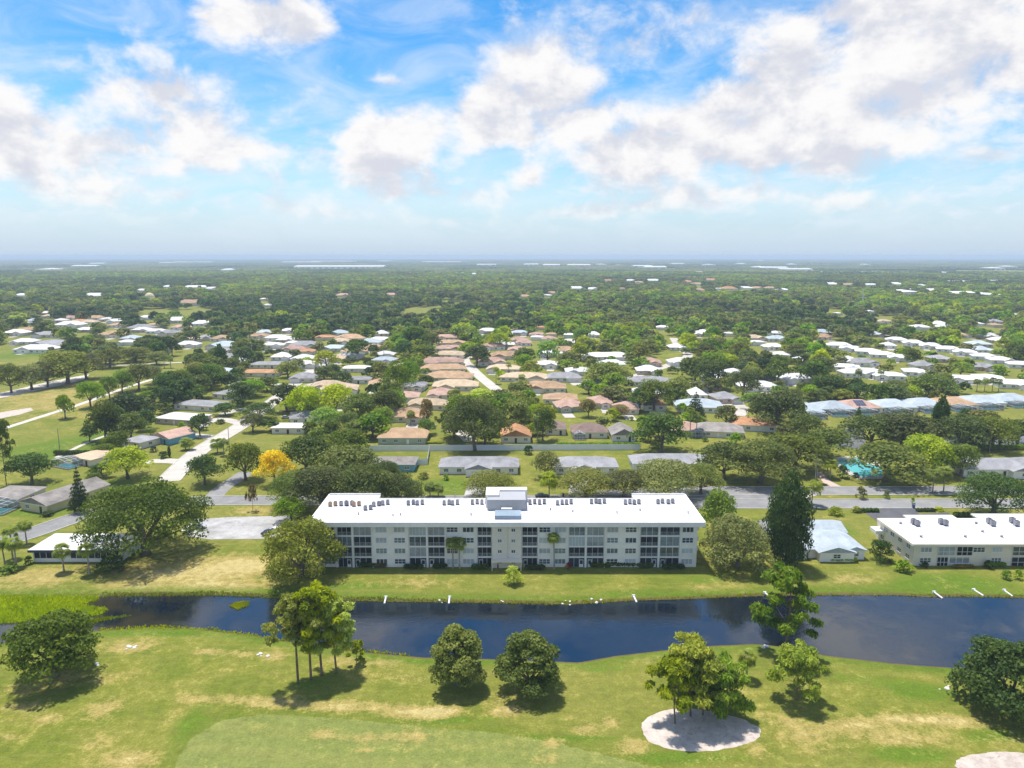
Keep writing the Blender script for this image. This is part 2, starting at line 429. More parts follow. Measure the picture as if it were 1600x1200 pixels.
def ground_mat():
    t = NT('grass_ground'); p = t.pos()
    n_big = t.noise(p, .012, 4, .6); n_mid = t.noise(p, .09, 5, .62, .4); n_fine = t.noise(p, .55, 5, .65); n_grain = t.noise(p, 2.6, 4, .7)
    s = t.node('ShaderNodeMapping'); s.inputs['Scale'].default_value = (.12, .75, 1); t.L.new(p, s.inputs[0])
    n_streak = t.noise(s.outputs[0], .8, 4, .6)
    c = t.mix(t.smooth(n_mid, .35, .66), (0.129, 0.164, 0.017), (0.208, 0.212, 0.032))
    c = t.mix(t.smooth(n_big, .4, .65, 0, .6), c, (0.208, 0.204, 0.043))
    c = t.mix(t.smooth(n_streak, .40, .72, 0, .55), c, (0.235, 0.228, 0.049))
    lush = t.math('ADD', t.attr('lush'), t.lin(n_fine, .25, .75, -.35, .35))
    c = t.mix(t.smooth(lush, .25, .8, 0, .85), c, (0.102, 0.172, 0.013))
    # mown green with faint mowing bands
    fair = t.smooth(t.math('ADD', t.attr('fair'), t.lin(n_fine, .2, .8, -.25, .25)), -.15, .15)
    sx = t.node('ShaderNodeSeparateXYZ'); t.L.new(p, sx.inputs[0])
    band = t.smooth(t.math('SINE', t.math('MULTIPLY', t.math('ADD', sx.outputs[1], t.math('MULTIPLY', sx.outputs[0], .12)), 1.1)), -.5, .5)
    fc = t.mix(band, (0.192, 0.220, 0.055), (0.212, 0.228, 0.060))
    fc = t.mix(t.smooth(n_mid, .4, .7, 0, .5), fc, (0.169, 0.212, 0.040))
    c = t.mix(fair, c, fc)
    # collar round the green
    rim = t.math('MULTIPLY', t.smooth(t.attr('fair'), -4.5, -.6), t.math('SUBTRACT', 1.0, fair))
    c = t.mix(t.math('MULTIPLY', rim, .35), c, (0.094, 0.152, 0.012))
    # burnt and bare patches
    dry = t.math('ADD', t.attr('dry'), t.math('ADD', t.lin(n_fine, .25, .75, -.45, .45), t.lin(n_grain, .25, .75, -.28, .28)))
    dry = t.math('ADD', dry, t.lin(n_mid, .3, .7, -.38, .42))
    c = t.mix(t.smooth(dry, .12, .85, 0, .92), c, (0.345, 0.276, 0.086))
    c = t.mix(t.smooth(dry, .85, 1.45, 0, .8), c, (0.470, 0.384, 0.161))
    # pale flecks of clover and bare sand
    fl = t.smooth(t.noise(p, 1.3, 3, .7), .63, .72)
    c = t.mix(t.math('MULTIPLY', fl, t.smooth(n_mid, .42, .58, .12, .6)), c, (0.329, 0.304, 0.115))
    # muddy water's edge, bed of the canal
    sh = t.math('ADD', t.attr('shore'), t.lin(n_fine, .2, .8, -.5, .5))
    c = t.mix(t.smooth(sh, -5, -1.6, 0, .55), c, (0.078, 0.152, 0.007))
    c = t.mix(t.smooth(sh, -1.15, -.55, 0, .9), c, (0.133, 0.100, 0.035))
    c = t.mix(t.smooth(sh, -.1, .5), c, (0.024, 0.022, 0.010))
    v = t.node('ShaderNodeHueSaturation'); t.L.new(c, v.inputs['Color'])
    t.L.new(t.math('ADD', t.lin(n_grain, .25, .75, .66, 1.16), t.lin(n_fine, .25, .75, -.2, .2)), v.inputs['Value'])
    t.bump(t.math('ADD', n_grain, t.math('MULTIPLY', n_fine, 1.5)), .12, .8)
    return t.done(v.outputs[0], .9, .12)
make_ground()

# ------------------------------------------------------------------ water
def water_mat():
    t = NT('canal_water'); p = t.pos()
    m = t.node('ShaderNodeMapping'); m.inputs['Scale'].default_value = (1.0, 1.7, 1); m.inputs['Rotation'].default_value = (0, 0, .5); t.L.new(p, m.inputs[0])
    a = t.noise(m.outputs[0], 1.1, 4, .6, .5); b = t.noise(p, .12, 3, .5)
    calm = t.smooth(b, .38, .62)
    h = t.math('MULTIPLY', a, t.lin(calm, 0, 1, .10, 1.0))
    t.bump(h, .06, .5)
    sx = t.node('ShaderNodeSeparateXYZ'); t.L.new(p, sx.inputs[0])
    c = t.mix(t.noise(p, .05, 3), (.004, .008, .016), (.007, .012, .02))
    silt = t.math('MULTIPLY', t.math('SUBTRACT', 1.0, t.smooth(sx.outputs[0], -95., -55.)), t.smooth(t.noise(p, .12, 4), .35, .65))
    c = t.mix(silt, c, (.035, .028, .014))                       # shallow, silty end by the marsh
    t.done(c, .03, .5); t.b.inputs['IOR'].default_value = 1.9
    return t.m
WATER_M = water_mat()
b = MB(); b.quad((-260, 112, WATER_Z), (260, 112, WATER_Z), (260, 176, WATER_Z), (-260, 176, WATER_Z)); structure('canal_water', b.mesh('canal_water', WATER_M))

def sheet(name, pts, mat, z=.02, pix=True):
    P = [G(*q) for q in pts] if pix else pts
    bm = bmesh.new()
    f = bm.faces.new([bm.verts.new((x, y, z)) for x, y in P])
    if f.normal.z < 0 or f.calc_area() and (f.normal_update() or f.normal.z < 0): f.normal_flip()
    bmesh.ops.triangulate(bm, faces=bm.faces[:])
    me = bpy.data.meshes.new(name); bm.to_mesh(me); bm.free(); me.materials.append(mat)
    return tag(link(name, me), kind='structure')
def strip_mesh(pts, width, z, n=8):
    """a smooth ribbon along a line of points (metres)"""
    P = [Vector((x, y)) for x, y in pts]; C = []
    for i in range(len(P)-1):
        p0, p1, p2, p3 = P[max(i-1, 0)], P[i], P[i+1], P[min(i+2, len(P)-1)]
        for k in range(n):
            u = k / n
            C.append(.5*((2*p1) + (p2-p0)*u + (2*p0-5*p1+4*p2-p3)*u*u + (3*p1-p0-3*p2+p3)*u**3))
    C.append(P[-1]); V = []; F = []
    for i, c in enumerate(C):
        t = (C[min(i+1, len(C)-1)] - C[max(i-1, 0)]).normalized(); nrm = Vector((-t.y, t.x))
        w = width if isinstance(width, (int, float)) else width[0] + (width[1]-width[0]) * i / (len(C)-1)
        a = c + nrm*w/2; d = c - nrm*w/2
        V += [(a.x, a.y, z), (d.x, d.y, z)]
        if i: F.append((2*i-2, 2*i-1, 2*i+1, 2*i))
    return V, F
def ribbon(name, pts, width, mat, z=.02, pix=True, edge=None):
    P = [G(*q) for q in pts] if pix else pts
    V, F = strip_mesh(P, width, z)
    me = bpy.data.meshes.new(name); me.from_pydata(V, [], F); me.materials.append(mat); me.update()
    o = tag(link(name, me), kind='structure')
    if edge:                                           # a low concrete kerb along both sides
        for sgn in (0, 1):
            bmk = MB(); c = [Vector(V[2*i+sgn]) for i in range(len(V)//2)]; q = [Vector(V[2*i+1-sgn]) for i in range(len(V)//2)]
            for i in range(len(c)-1):
                o0 = (c[i]-q[i]).normalized()*.28; o1 = (c[i+1]-q[i+1]).normalized()*.28; up = Vector((0, 0, edge))
                A, B, A2, B2 = c[i], c[i+1], c[i]+o0, c[i+1]+o1
                bmk.quad(A+up, B+up, B2+up, A2+up); bmk.quad(A, B, B+up, A+up); bmk.quad(B2, A2, A2+up, B2+up)
            bmk.v = [tuple(k) for k in bmk.v]
            bmk.build('kerb', KERB, o)
    return o
ASPH = plain('worn_asphalt', (.235, .23, .225), .9, .16, .5, .2, dirt=(.29, .28, .265))
ASPH_D = plain('dark_asphalt', (.10, .10, .105), .9, .2, .6, .2)
CONC = plain('pale_concrete', (.47, .43, .38), .9, .15, .5, .2, dirt=(.38, .345, .30))
KERB = plain('kerb_concrete', (.50, .48, .44), .9, .12, 1.)
SAND = plain('white_sand', (.53, .455, .395), .95, .2, 1.6, .1, .12, dirt=(.34, .28, .235))
PATHC = plain('cart_path_shell', (.52, .47, .42), .95, .15, .8, .1)
GRAVEL = plain('patched_parking', (.36, .35, .34), .95, .3, .5, .1, dirt=(.27, .26, .25))
CYAN = NT('pool_water').done((.12, .46, .50), .08, .5)

# main road: one carriageway on the left, two with a grass median on the right
ribbon('road', [(-260, 900), (-60, 862), (40, 836), (130, 806), (230, 788), (335, 782.5), (450, 782), (640, 782), (860, 781), (1010, 779)], 8.6, ASPH, .024, edge=.12)
ribbon('road', [(960, 780), (1080, 786), (1200, 787.5), (1400, 787), (1600, 787), (1900, 788)], 8.4, ASPH, .032, edge=.12)
ribbon('road', [(960, 774), (1080, 768), (1200, 767), (1400, 767), (1600, 766), (1900, 766)], 8.4, ASPH, .040, edge=.12)
sheet('road', [(1030, 764), (1258, 764), (1258, 792), (1060, 792)], ASPH, .050)
ribbon('side_street', [(330, 783), (345, 765), (375, 745), (385, 738)], 6.0, ASPH, .050)
ribbon('side_street', [(262, 752), (285, 728), (318, 700), (372, 668), (410, 640), (446, 612), (476, 588), (510, 566), (540, 552)], 8.0, CONC, .046, edge=.1)
ribbon('side_street', [(780, 612), (752, 590), (735, 573), (728, 560), (760, 545)], 7.5, CONC, .04)
ribbon('side_street', [(985, 590), (1040, 572), (1075, 556), (1060, 540), (1052, 528)], 7.5, CONC, .04)
ribbon('side_street', [(1300, 612), (1420, 610), (1520, 600), (1640, 604)], 7, CONC, .04)
ribbon('side_street', [(1090, 640), (1150, 628), (1190, 618), (1230, 600)], 7, CONC, .04)
ribbon('side_street', [(330, 556), (420, 548), (520, 544), (610, 540)], 7, CONC, .04)
for k, q in enumerate([[(228, 722), (255, 720), (292, 722)], [(275, 683), (300, 680), (345, 685)], [(310, 668), (340, 655), (380, 662)], [(345, 648), (375, 640), (405, 643)],
          [(430, 630), (412, 632), (400, 640)], [(735, 690), (720, 676), (700, 670)], [(765, 740), (748, 752), (740, 775)], [(905, 738), (905, 752), (903, 772)],
          [(470, 605), (490, 600), (505, 598)], [(430, 600), (445, 605), (455, 606)], [(1075, 650), (1090, 640), (1100, 632)], [(1155, 650), (1160, 640), (1150, 628)],
          [(1215, 790), (1240, 778), (1262, 770)]]):
    ribbon('driveway', q, (5.5, 6.5), CONC if k not in (6, 7) else GRAVEL, .058)
sheet('pool_path', [(1275, 738), (1284, 738), (1298, 752), (1316, 761), (1300, 761), (1286, 754)], plain('pink_paving', (.52, .40, .34), .9), .03)
sheet('parking_lot', [(300, 812), (360, 808), (452, 806), (470, 822), (450, 836), (418, 842), (330, 843), (290, 838)], GRAVEL, .045)
sheet('parking_lot', [(1350, 800), (1385, 794), (1430, 794), (1436, 803), (1482, 801), (1492, 812), (1380, 822)], ASPH_D, .062)
sheet('parking_lot', [(930, 765), (1100, 767), (1120, 795), (940, 795)], ASPH, .056)
ribbon('cart_path', [(-60, 690), (20, 665), (80, 646), (130, 630), (190, 608), (240, 592)], 3.6, PATHC, .02)
sheet('sand_strip', [(-40, 622), (20, 610), (60, 600), (110, 590), (140, 585), (130, 594), (60, 610), (0, 622), (-40, 632)], PATHC, .03)
ribbon('cart_path', [(120, 572), (200, 570), (285, 566)], 4.5, PATHC, .02)
ribbon('cart_path', [(88, 715), (140, 690), (190, 672)], 2.0, PATHC, .02)
sheet('bunker', [(-20, 648), (10, 643), (48, 637), (52, 641), (30, 648), (-20, 658)], SAND, .03)

def sand_bed(name, cx, cy, rx, ry, seed, rise=.25):
    """a bed of raked sand that follows the ground, its rim ragged"""
    n = 56; V = [(cx, cy, gz(cx, cy) + rise)]; F = []
    rr = random.Random(seed); wob = [1 + .05 * math.sin(3*a+seed) + rr.uniform(-.025, .025) for a in np.linspace(0, 6.28, n, endpoint=False)]
    rings = (.35, .7, .93, 1.0)
    for k, r in enumerate(rings):
        for j in range(n):
            a = 2*math.pi*j/n; x = cx + rx*r*wob[j]*math.cos(a); y = cy + ry*r*wob[j]*math.sin(a)
            V.append((x, y, gz(x, y) + (rise*(1-r*r)*.6 + .07 if r < 1 else -.05)))
    for j in range(n): F.append((0, 1+j, 1+(j+1) % n))
    for k in range(len(rings)-1):
        for j in range(n):
            a = 1+k*n+j; b2 = 1+k*n+(j+1) % n
            F.append((a, a+n, b2+n, b2))
    me = bpy.data.meshes.new(name); me.from_pydata(V, [], F); me.materials.append(SAND)
    me.polygons.foreach_set('use_smooth', [True]*len(F)); me.update()
    return tag(link(name, me), kind='structure')
ISL = G(1090, 1140)
sand_bed('sand_bed', ISL[0], ISL[1], 10.2, 5.6, 2)
BK = G(1578, 1200); sand_bed('bunker', BK[0], BK[1], 8.2, 3.9, 5, .08)
# ------------------------------------------------------------------ buildings: shared materials
WHITE = plain('white_paint', (.80, .79, .77), .7, .07, .5, .3)
STUCCO = plain('white_stucco', (.83, .795, .76), .85, .08, .4, .2, dirt=(.77, .735, .69))
CREAM = plain('cream_stucco', (.74, .66, .54), .85, .08, .4, .2)
ROOFW = plain('white_roof_membrane', (.66, .655, .655), .75, .10, .35, .3, dirt=(.47, .465, .46))
FRAME = plain('white_frame', (.70, .70, .70), .5, .05, 1.)
ALU = plain('aluminium_frame', (.52, .53, .54), .45, .08, 1.)
GLASS = glass_mat('dark_glass'); GLASS_P = glass_mat('pale_glass', (.11, .135, .15), .2); BLIND = plain('window_blind', (.30, .32, .34), .6, .2, 1.5)
SCREEN = glass_mat('lanai_screen', (.022, .028, .042), .45); SCREEN.node_tree.nodes['Principled BSDF'].inputs['Specular IOR Level'].default_value = .2
SHUTTER = plain('hurricane_shutter', (.40, .46, .50), .5, .1, 1.)
AC_M = plain('condenser_metal', (.30, .29, .32), .6, .25, 2.); AC_O = plain('condenser_rust', (.42, .27, .17), .7, .25, 2.); DARKM = plain('dark_metal', (.05, .05, .055), .5, .2, 1.)
BLUEGREY = plain('blue_grey_roofing', (.25, .32, .38), .7, .15, .5); TANKW = plain('penthouse_grey', (.36, .365, .38), .8, .06, .4)
NAVY = plain('navy_fascia', (.045, .06, .12), .6, .1, .5)

def fac_x(px): return (px - 800.0) / F_PX * 184.3
BY = 173.8; FLOOR = 2.87; WALL_T = 11.55; ROOF_T = 12.75
def window_mesh(w, h, kind):
    """frame with mullions, built round x = 0, standing on z = 0, facing -y"""
    f = MB(); t = .09
    f.box(-w/2, w/2, -.07, .03, 0, t); f.box(-w/2, w/2, -.07, .03, h-t, h); f.box(-w/2, -w/2+t, -.07, .03, t, h-t); f.box(w/2-t, w/2, -.07, .03, t, h-t)
    n = 3 if w > 2.2 else 2
    for k in range(1, n):
        x = -w/2 + w*k/n; f.box(x-t*.7, x+t*.7, -.065, .03, t, h-t)
    if kind == 'grid':
        for k in range(1, 4): f.box(-w/2+t, w/2-t, -.055, .028, h*k/4-.03, h*k/4+.03)
    elif kind == 'sash': f.box(-w/2+t, w/2-t, -.055, .028, h*.5-.04, h*.5+.04)
    return f
WM = {}
def put_window(parent, x, y, z, w, h, kind, glass, rz=0.):
    key = (round(w, 2), round(h, 2), kind, glass.name)
    if key not in WM:
        p = MB(); p.box(-w/2+.03, w/2-.03, -.02, .02, .03, h-.03)
        s = MB(); s.box(-w/2-.1, w/2+.1, -.16, .02, -.12, -.005)
        WM[key] = (p.mesh('window', glass), window_mesh(w, h, kind).mesh('frame', FRAME), s.mesh('sill', WHITE))
    g, f, s = WM[key]
    o = link('window', g, parent, (x, y, z), rz); link('frame', f, o); link('sill', s, o)
    return o

def apartment():
    t = thing('apartment_building', 'long white four-storey apartment building with flat white roof and screened balconies beside the canal', 'building', (0, BY, 0))
    X0, X1 = fac_x(495), fac_x(1088.5); DEP = 16.2
    wings = [(X0, fac_x(572)), (fac_x(1008), X1)]
    # walls: main block and the two wings that run further back
    w = MB(); w.box(X0, X1, .0, DEP, 0, WALL_T)
    for a, c in wings: w.box(a+.02, c, DEP, DEP+3.6, 0, WALL_T)
    w.build('wall', STUCCO, t)
    # roof slab with parapet edge
    r = MB(); ov = 1.5
    r.box(X0-ov, X1+ov, -ov, DEP+.5, WALL_T, ROOF_T-.25)
    for a, c in wings: r.box(a-ov+.01 if a == X0 else a-.4, c+.4 if a == X0 else c+ov-.01, DEP+.5, DEP+4.2, WALL_T, ROOF_T-.25)
    ro = r.build('roof', ROOFW, t)
    e = MB(); k = .22; zt = ROOF_T; zb = ROOF_T-.25
    e.box(X0-ov, X1+ov, -ov-.06, -ov+k, WALL_T-.12, zt-.06)
    e.box(X0-ov-.06, X0-ov+k, -ov+k, DEP+4.2, WALL_T-.12, zt); e.box(X1+ov-k, X1+ov+.06, -ov+k, DEP+4.2, WALL_T-.12, zt)
    e.box(wings[0][1]+.2, wings[1][0]-.2, DEP+.5-k, DEP+.56, zb, zt)
    for a, c in wings:
        xa = X0-ov+k if a == X0 else a-.4; xc = c+.4 if a == X0 else X1+ov-k
        e.box(xa, xc, DEP+4.2-k, DEP+4.26, WALL_T-.1, zt+.15)
    e.build('parapet', STUCCO, ro)
    # the lift house in the middle
    h = MB(); h.box(fac_x(760), fac_x(822), 7.6, 14.6, zb, ROOF_T+2.7); h.build('lift_house', TANKW, t)
    h = MB(); h.box(fac_x(757), fac_x(825), 14.6, 16.8, zb, ROOF_T+3.2); h.box(fac_x(757), fac_x(779), 10.0, 14.59, zb, ROOF_T+3.3); h.build('lift_house_parapet', STUCCO, t)
    h = MB(); h.box(fac_x(773), fac_x(814), 1.0, 5.2, zb, ROOF_T+.75); h.build('plant_deck', BLUEGREY, t)
    h = MB(); h.box(fac_x(783), fac_x(800), 5.8, 6.6, ROOF_T+.2, ROOF_T+.9); h.build('roof_duct', WHITE, t)
    # central stair block, slightly proud of the facade
    c = MB(); c.box(fac_x(769), fac_x(814.5), -.55, -.002, 0, WALL_T-.13); c.build('stair_wall', plain('beige_stucco', (.74, .68, .61), .85, .09, .4), t)
    c = MB(); c.box(fac_x(768), fac_x(815), -2.6, -.56, 2.35, 2.62); c.box(fac_x(768)+.1, fac_x(768)+.3, -2.5, -2.3, 0, 2.35); c.box(fac_x(815)-.3, fac_x(815)-.1, -2.5, -2.3, 0, 2.35)
    c.build('entrance_canopy', CREAM, t)
    c = MB(); c.box(fac_x(777), fac_x(779), -.62, -.551, 0, 2.2); c.build('door', DARKM, t)
    for px in (781, 802):
        for fl in range(4): put_window(t, fac_x(px), -.56, FLOOR*fl+1.15, 1.05, .95, 'plain', GLASS if (fl+px) % 3 else GLASS_P)
    c = MB(); c.tube([(fac_x(793.5), -.62, 0), (fac_x(793.5), -.62, WALL_T-.2)], [.08, .08], 6); c.build('downpipe', CREAM, t)
    # piers between bays and floor bands
    rr = random.Random(5)
    def pier(px, w):
        q = MB(); q.box(fac_x(px)-w/2, fac_x(px)+w/2, -.35, -.003, 0, WALL_T-.125); q.build('pier', WHITE, t)
    for px in (552, 667.8, 915, 1028.8): pier(px, .42)
    for px in (526.5, 582.5, 638, 696.5, 744.5, 841.3, 886.5, 944.5, 998, 1062): pier(px, .26)
    # balconies: screened rooms with a solid rail, four to a stack
    def lanai(pa, pb, fl, style):
        xa, xb = fac_x(pa)+.12, fac_x(pb)-.12; z0 = FLOOR*fl; w = xb-xa; xm = (xa+xb)/2
        g = MB(); g.box(xa, xb, -.10, -.012, z0+.08, z0+FLOOR-.22)
        body = g.build('balcony', {'dark': SCREEN, 'pale': GLASS_P, 'blind': BLIND, 'shut': SHUTTER}[style], t)
        f = MB(); n = 3 if style != 'shut' else 5
        for k in range(n+1):
            x = xa + w*k/n; f.box(x-.045, x+.045, -.17, -.101, z0+.08, z0+FLOOR-.22)
        f.box(xa, xb, -.165, -.1015, z0+FLOOR-.34, z0+FLOOR-.221)
        f.build('frame', ALU if style == 'dark' else FRAME, body)
        if fl > 0 and style != 'shut':
            q = MB(); q.box(xa, xb, -.155, -.102, z0+.92, z0+1.0); q.box(xa, xb, -.15, -.103, z0+.12, z0+.2)
            m = int(w/.35)
            for k in range(m):
                x = xa + w*(k+.5)/m; q.box(x-.06, x+.06, -.148, -.104, z0+.2, z0+.92)
            q.build('railing', BLIND, body)
        if fl > 0:
            q = MB(); q.box(xa-.1, xb+.1, -.24, -.011, z0-.2, z0+.07); q.build('floor_edge', WHITE, body)
        else:
            q = MB(); xd = xb-.8 if pa in (528, 639.5, 888, 999.5) else xa+.8
            q.box(xd-.5, xd+.5, -.2, -.17, 0.05, 2.1); q.box(xd-.38, xd+.38, -.215, -.2, .9, 1.95, 1); q.build('screen_door', [FRAME, SCREEN], body)
    LAN = [(528, 551), (553.2, 581.5), (639.5, 667), (668.8, 695.5), (746, 768.5), (815.5, 840), (888, 914), (916, 943.5), (999.5, 1027.8), (1030, 1061)]
    STY = ['ddpd', 'dddp', 'ddpp', 'dddp', 'dddd', 'dddd', 'ddps', 'ddpp', 'dddp', 'dpdd']
    S = {'d': 'dark', 'p': 'pale', 'b': 'blind', 's': 'shut'}
    SPEC = {(639.5, 3): 'shut', (888, 2): 'shut', (916, 2): 'blind', (639.5, 1): 'blind', (553.2, 3): 'blind', (668.8, 3): 'blind', (1030, 2): 'pale', (916, 3): 'blind', (888, 3): 'pale'}
    for (pa, pb), st in zip(LAN, STY):
        for fl in range(4): lanai(pa, pb, fl, SPEC.get((pa, fl), S[st[fl]] if S[st[fl]] != 'shut' else 'dark'))
    WIN = [515, 596.3, 625, 707, 732, 851, 875, 956.5, 985, 1073.5]
    kinds = ['sash', 'grid', 'plain', 'grid', 'sash']
    for i, px in enumerate(WIN):
        for fl in range(4):
            kd = kinds[(i*7+fl*3) % 5]; gl = (GLASS_P, GLASS, BLIND, GLASS_P, SHUTTER)[(i*3+fl*2) % 5]
            put_window(t, fac_x(px), -.03, FLOOR*fl+.85, 2.85, 1.42, kd, gl)
    # right end: small balconies on the side wall
    for fl in (1, 2, 3):
        q = MB(); q.box(X1+.005, X1+1.4, 4, 7.5, FLOOR*fl-.2, FLOOR*fl+.9); q.build('side_balcony', WHITE, t)
    return t
APT = apartment()

def make_ac(name, label, mat):
    t = thing(name, label, 'air conditioner')
    b = MB(); b.box(-.42, .42, -.42, .42, .30, 1.15); b.build('body', mat, t)
    b = MB(); b.tube([(0, 0, 1.151), (0, 0, 1.20)], [.36, .34], 12); b.build('fan_grille', DARKM, t)
    b = MB()
    for x in (-.36, .36):
        for y in (-.36, .36): b.box(x-.04, x+.04, y-.04, y+.04, 0, .30)
    b.box(-.4, .4, -.4, .4, .24, .299); b.build('stand', DARKM, t)
    KIDS[t.name] = list(t.children); return t
RZ = ROOF_T - .25
ac_list = []
for px in (533, 542): ac_list.append((px, 790, 0))
for px in (516, 553): ac_list.append((px, 791, 1))
for px, py in ((571, 797), (584, 791), (638, 789), (652, 789), (694, 789), (707, 789), (738, 788), (753, 788), (828, 788), (843, 788), (871, 789), (885, 788), (924, 787), (937, 787), (977, 788), (991, 788), (1028, 787), (1044, 787), (598, 789)): ac_list.append((px, py, 0))
first = {}
for px, py, k in ac_list:
    x, y = G(px, py, RZ); y = min(y, BY + 15.2)
    lab = ('grey rooftop air conditioner on the flat roof of the long apartment building', 'rust brown rooftop air conditioner on the flat roof of the long apartment building')[k]
    for dx in (0, 1.3):
        if k not in first:
            first[k] = make_ac('air_conditioner', lab, (AC_M, AC_O)[k]); first[k].location = (x, y, RZ); first[k]['group'] = 'air conditioners on the apartment roof'; first[k].scale = (1.05,)*3
        else: copy_thing(first[k], (x+dx, y+dx*.35, RZ), 0, (1.05,)*3)
# vents and pipes lying on the roof
for i, (px, py) in enumerate(((560, 804), (614, 806), (626, 805), (736, 805), (860, 797), (1000, 798), (1075, 802), (895, 800), (964, 802))):
    x, y = G(px, py, RZ); b = MB(); b.tube([(0, 0, 0), (0, 0, .5)], [.16, .16], 8); b.tube([(0, 0, .5), (0, 0, .62)], [.28, .2], 8)
    tag(b.build('roof_vent', AC_M, loc=(x, y, RZ)), 'small grey vent pipe standing on the white apartment roof', 'roof vent', 'vents on the apartment roof')
for i, (px, lab) in enumerate(((831, 0), (946, 0), (957, 0))):
    x, y = G(px, 812, RZ); b = MB(); b.tube([(0, 0, 0), (0, 0, 1.9)], [.05, .03], 5)
    for zz in (1.3, 1.6): b.box(-.35, .35, -.015, .015, zz, zz+.03)
    tag(b.build('roof_antenna', DARKM, loc=(x, y, RZ)), 'thin dark antenna near the front edge of the apartment roof', 'antenna', 'antennas on the apartment roof')

# ---- two-storey cream building on the right
def cream_building():
    x0 = (1428-800)/F_PX*185; x1 = x0+52; t = thing('apartment_block', 'cream two-storey apartment block with flat white roof behind the canal lawn', 'building', (x0, 174.6, 0))
    L = x1-x0; D = 19.0; H = 5.75
    w = MB(); w.box(0, L, 0, D, 0, H); w.build('wall', CREAM, t)
    r = MB(); r.box(-.9, L+.9, -.9, D-1.5, H, H+.38); r.box(8, 22, D-1.5, D+1.6, H, H+.379); r.box(28, L+.9, D-1.5, D+2.6, H, H+.379)
    ro = r.build('roof', ROOFW, t)
    e = MB(); e.box(-.96, L+.96, -.97, -.72, H-.08, H+.52); e.box(-.96, -.72, -.72, D-1.5, H-.08, H+.52); e.build('parapet', CREAM, ro)
    spec = [(3.2, 2.9, 'sash', GLASS_P, 'plain', BLIND), (21.5, 2.6, 'sash', GLASS_P, 'grid', SHUTTER), (36, 2.8, 'sash', GLASS, 'sash', BLIND), (43, 2.8, 'sash', GLASS, 'grid', GLASS_P)]
    for x, ww, k0, g0, k1, g1 in spec:
        put_window(t, x, -.02, .85, ww, 1.35, k0, g0); put_window(t, x, -.02, 3.7, ww, 1.35, k1, g1)
    put_window(t, 16.8, -.02, 3.7, 3.0, 1.35, 'sash', GLASS); put_window(t, 12, -.02, .75, 5.2, 1.6, 'grid', GLASS_P)
    for (a, c, fl, mt) in ((6.2, 9.0, 0, SCREEN), (9.0, 9.02, 0, SCREEN), (6.2, 10.6, 1, BLIND), (11.1, 15.1, 1, SCREEN), (25.5, 30.5, 0, SCREEN), (25.5, 30.5, 1, GLASS_P)):
        if c-a < 1: continue
        z0 = .05 + 2.85*fl; g = MB(); g.box(a, c, -.1, -.01, z0, z0+2.4); bo = g.build('balcony', mt, t); f = MB()
        for k in range(4): x = a+(c-a)*k/3; f.box(x-.05, x+.05, -.16, -.101, z0, z0+2.4)
        f.box(a, c, -.15, -.102, z0+.9, z0+1.0); f.box(a, c, -.151, -.102, z0+2.28, z0+2.4); f.build('frame', FRAME, bo)
    # side wall, seen at a slant
    for y, z in ((2.5, 1.0), (2.5, 3.8), (6.6, 1.0), (6.6, 3.8), (10.5, 3.8), (14, 3.8), (15.5, 1.0)): put_window(t, -.02, y, z, 1.9, 1.2, 'sash', GLASS, -math.pi/2)
    q = MB(); q.box(-2.4, -.005, D-4.5, D-1.0, 2.75, 3.7); q.build('side_stair', WHITE, t)
    return x0, 174.6, H+.38
cx0, cy0, cz = cream_building()
for k, (px, py) in enumerate(((1427, 819), (1433, 822), (1470, 819), (1477, 821), (1545, 818), (1551, 822), (1581, 817), (1588, 822))):
    x, y = G(px, py, cz); q = copy_thing(first[0], (x, y, cz), 0, (1.35,)*3, 'grey air conditioner on the white roof of the cream two-storey block', 'air conditioners on the cream block')
for k, (px, py) in enumerate(((1407, 818), (1439, 839), (1508, 839), (1525, 818), (1535, 831), (1565, 839))):
    x, y = G(px, py, cz); b = MB(); b.tube([(0, 0, 0), (0, 0, .4)], [.3, .3], 8); b.tube([(0, 0, .4), (0, 0, .55)], [.5, .3], 8)
    tag(b.build('roof_vent', AC_M, loc=(x, y, cz)), 'low grey vent on the white roof of the cream block', 'roof vent', 'vents on the cream block')

# ---- flat white-roofed pavilion on the left
def pavilion():
    x0, y0 = G(45, 880); x1 = x0 + (192-45)*mpp(x0, y0); D = 11.5
    t = thing('pavilion', 'low white pavilion with navy roof edge and dark window band beside the big oak', 'building', (x0, y0, 0)); L = x1-x0
    w = MB(); w.box(.8, L-.8, .8, D-.5, 0, 2.9); w.build('wall', WHITE, t)
    r = MB(); r.box(0, L, 0, D, 2.9, 3.5); ro = r.build('roof', NAVY, t)
    r = MB(); r.box(.06, L-.06, .06, D-.06, 3.5, 3.62); r.build('roof_membrane', ROOFW, ro)
    n = 7
    for k in range(n):
        xa = 1.2+(L-2.4)*k/n; xb = 1.2+(L-2.4)*(k+1)/n-.18
        if k == 2: continue
        g = MB(); g.box(xa, xb, .72, .79, 1.05, 2.6); p = g.build('window', SCREEN, t); f = MB(); xm = (xa+xb)/2
        f.box(xm-.05, xm+.05, .68, .719, 1.05, 2.6); f.box(xa, xb, .685, .719, 1.0, 1.1); f.build('frame', FRAME, p)
pavilion()

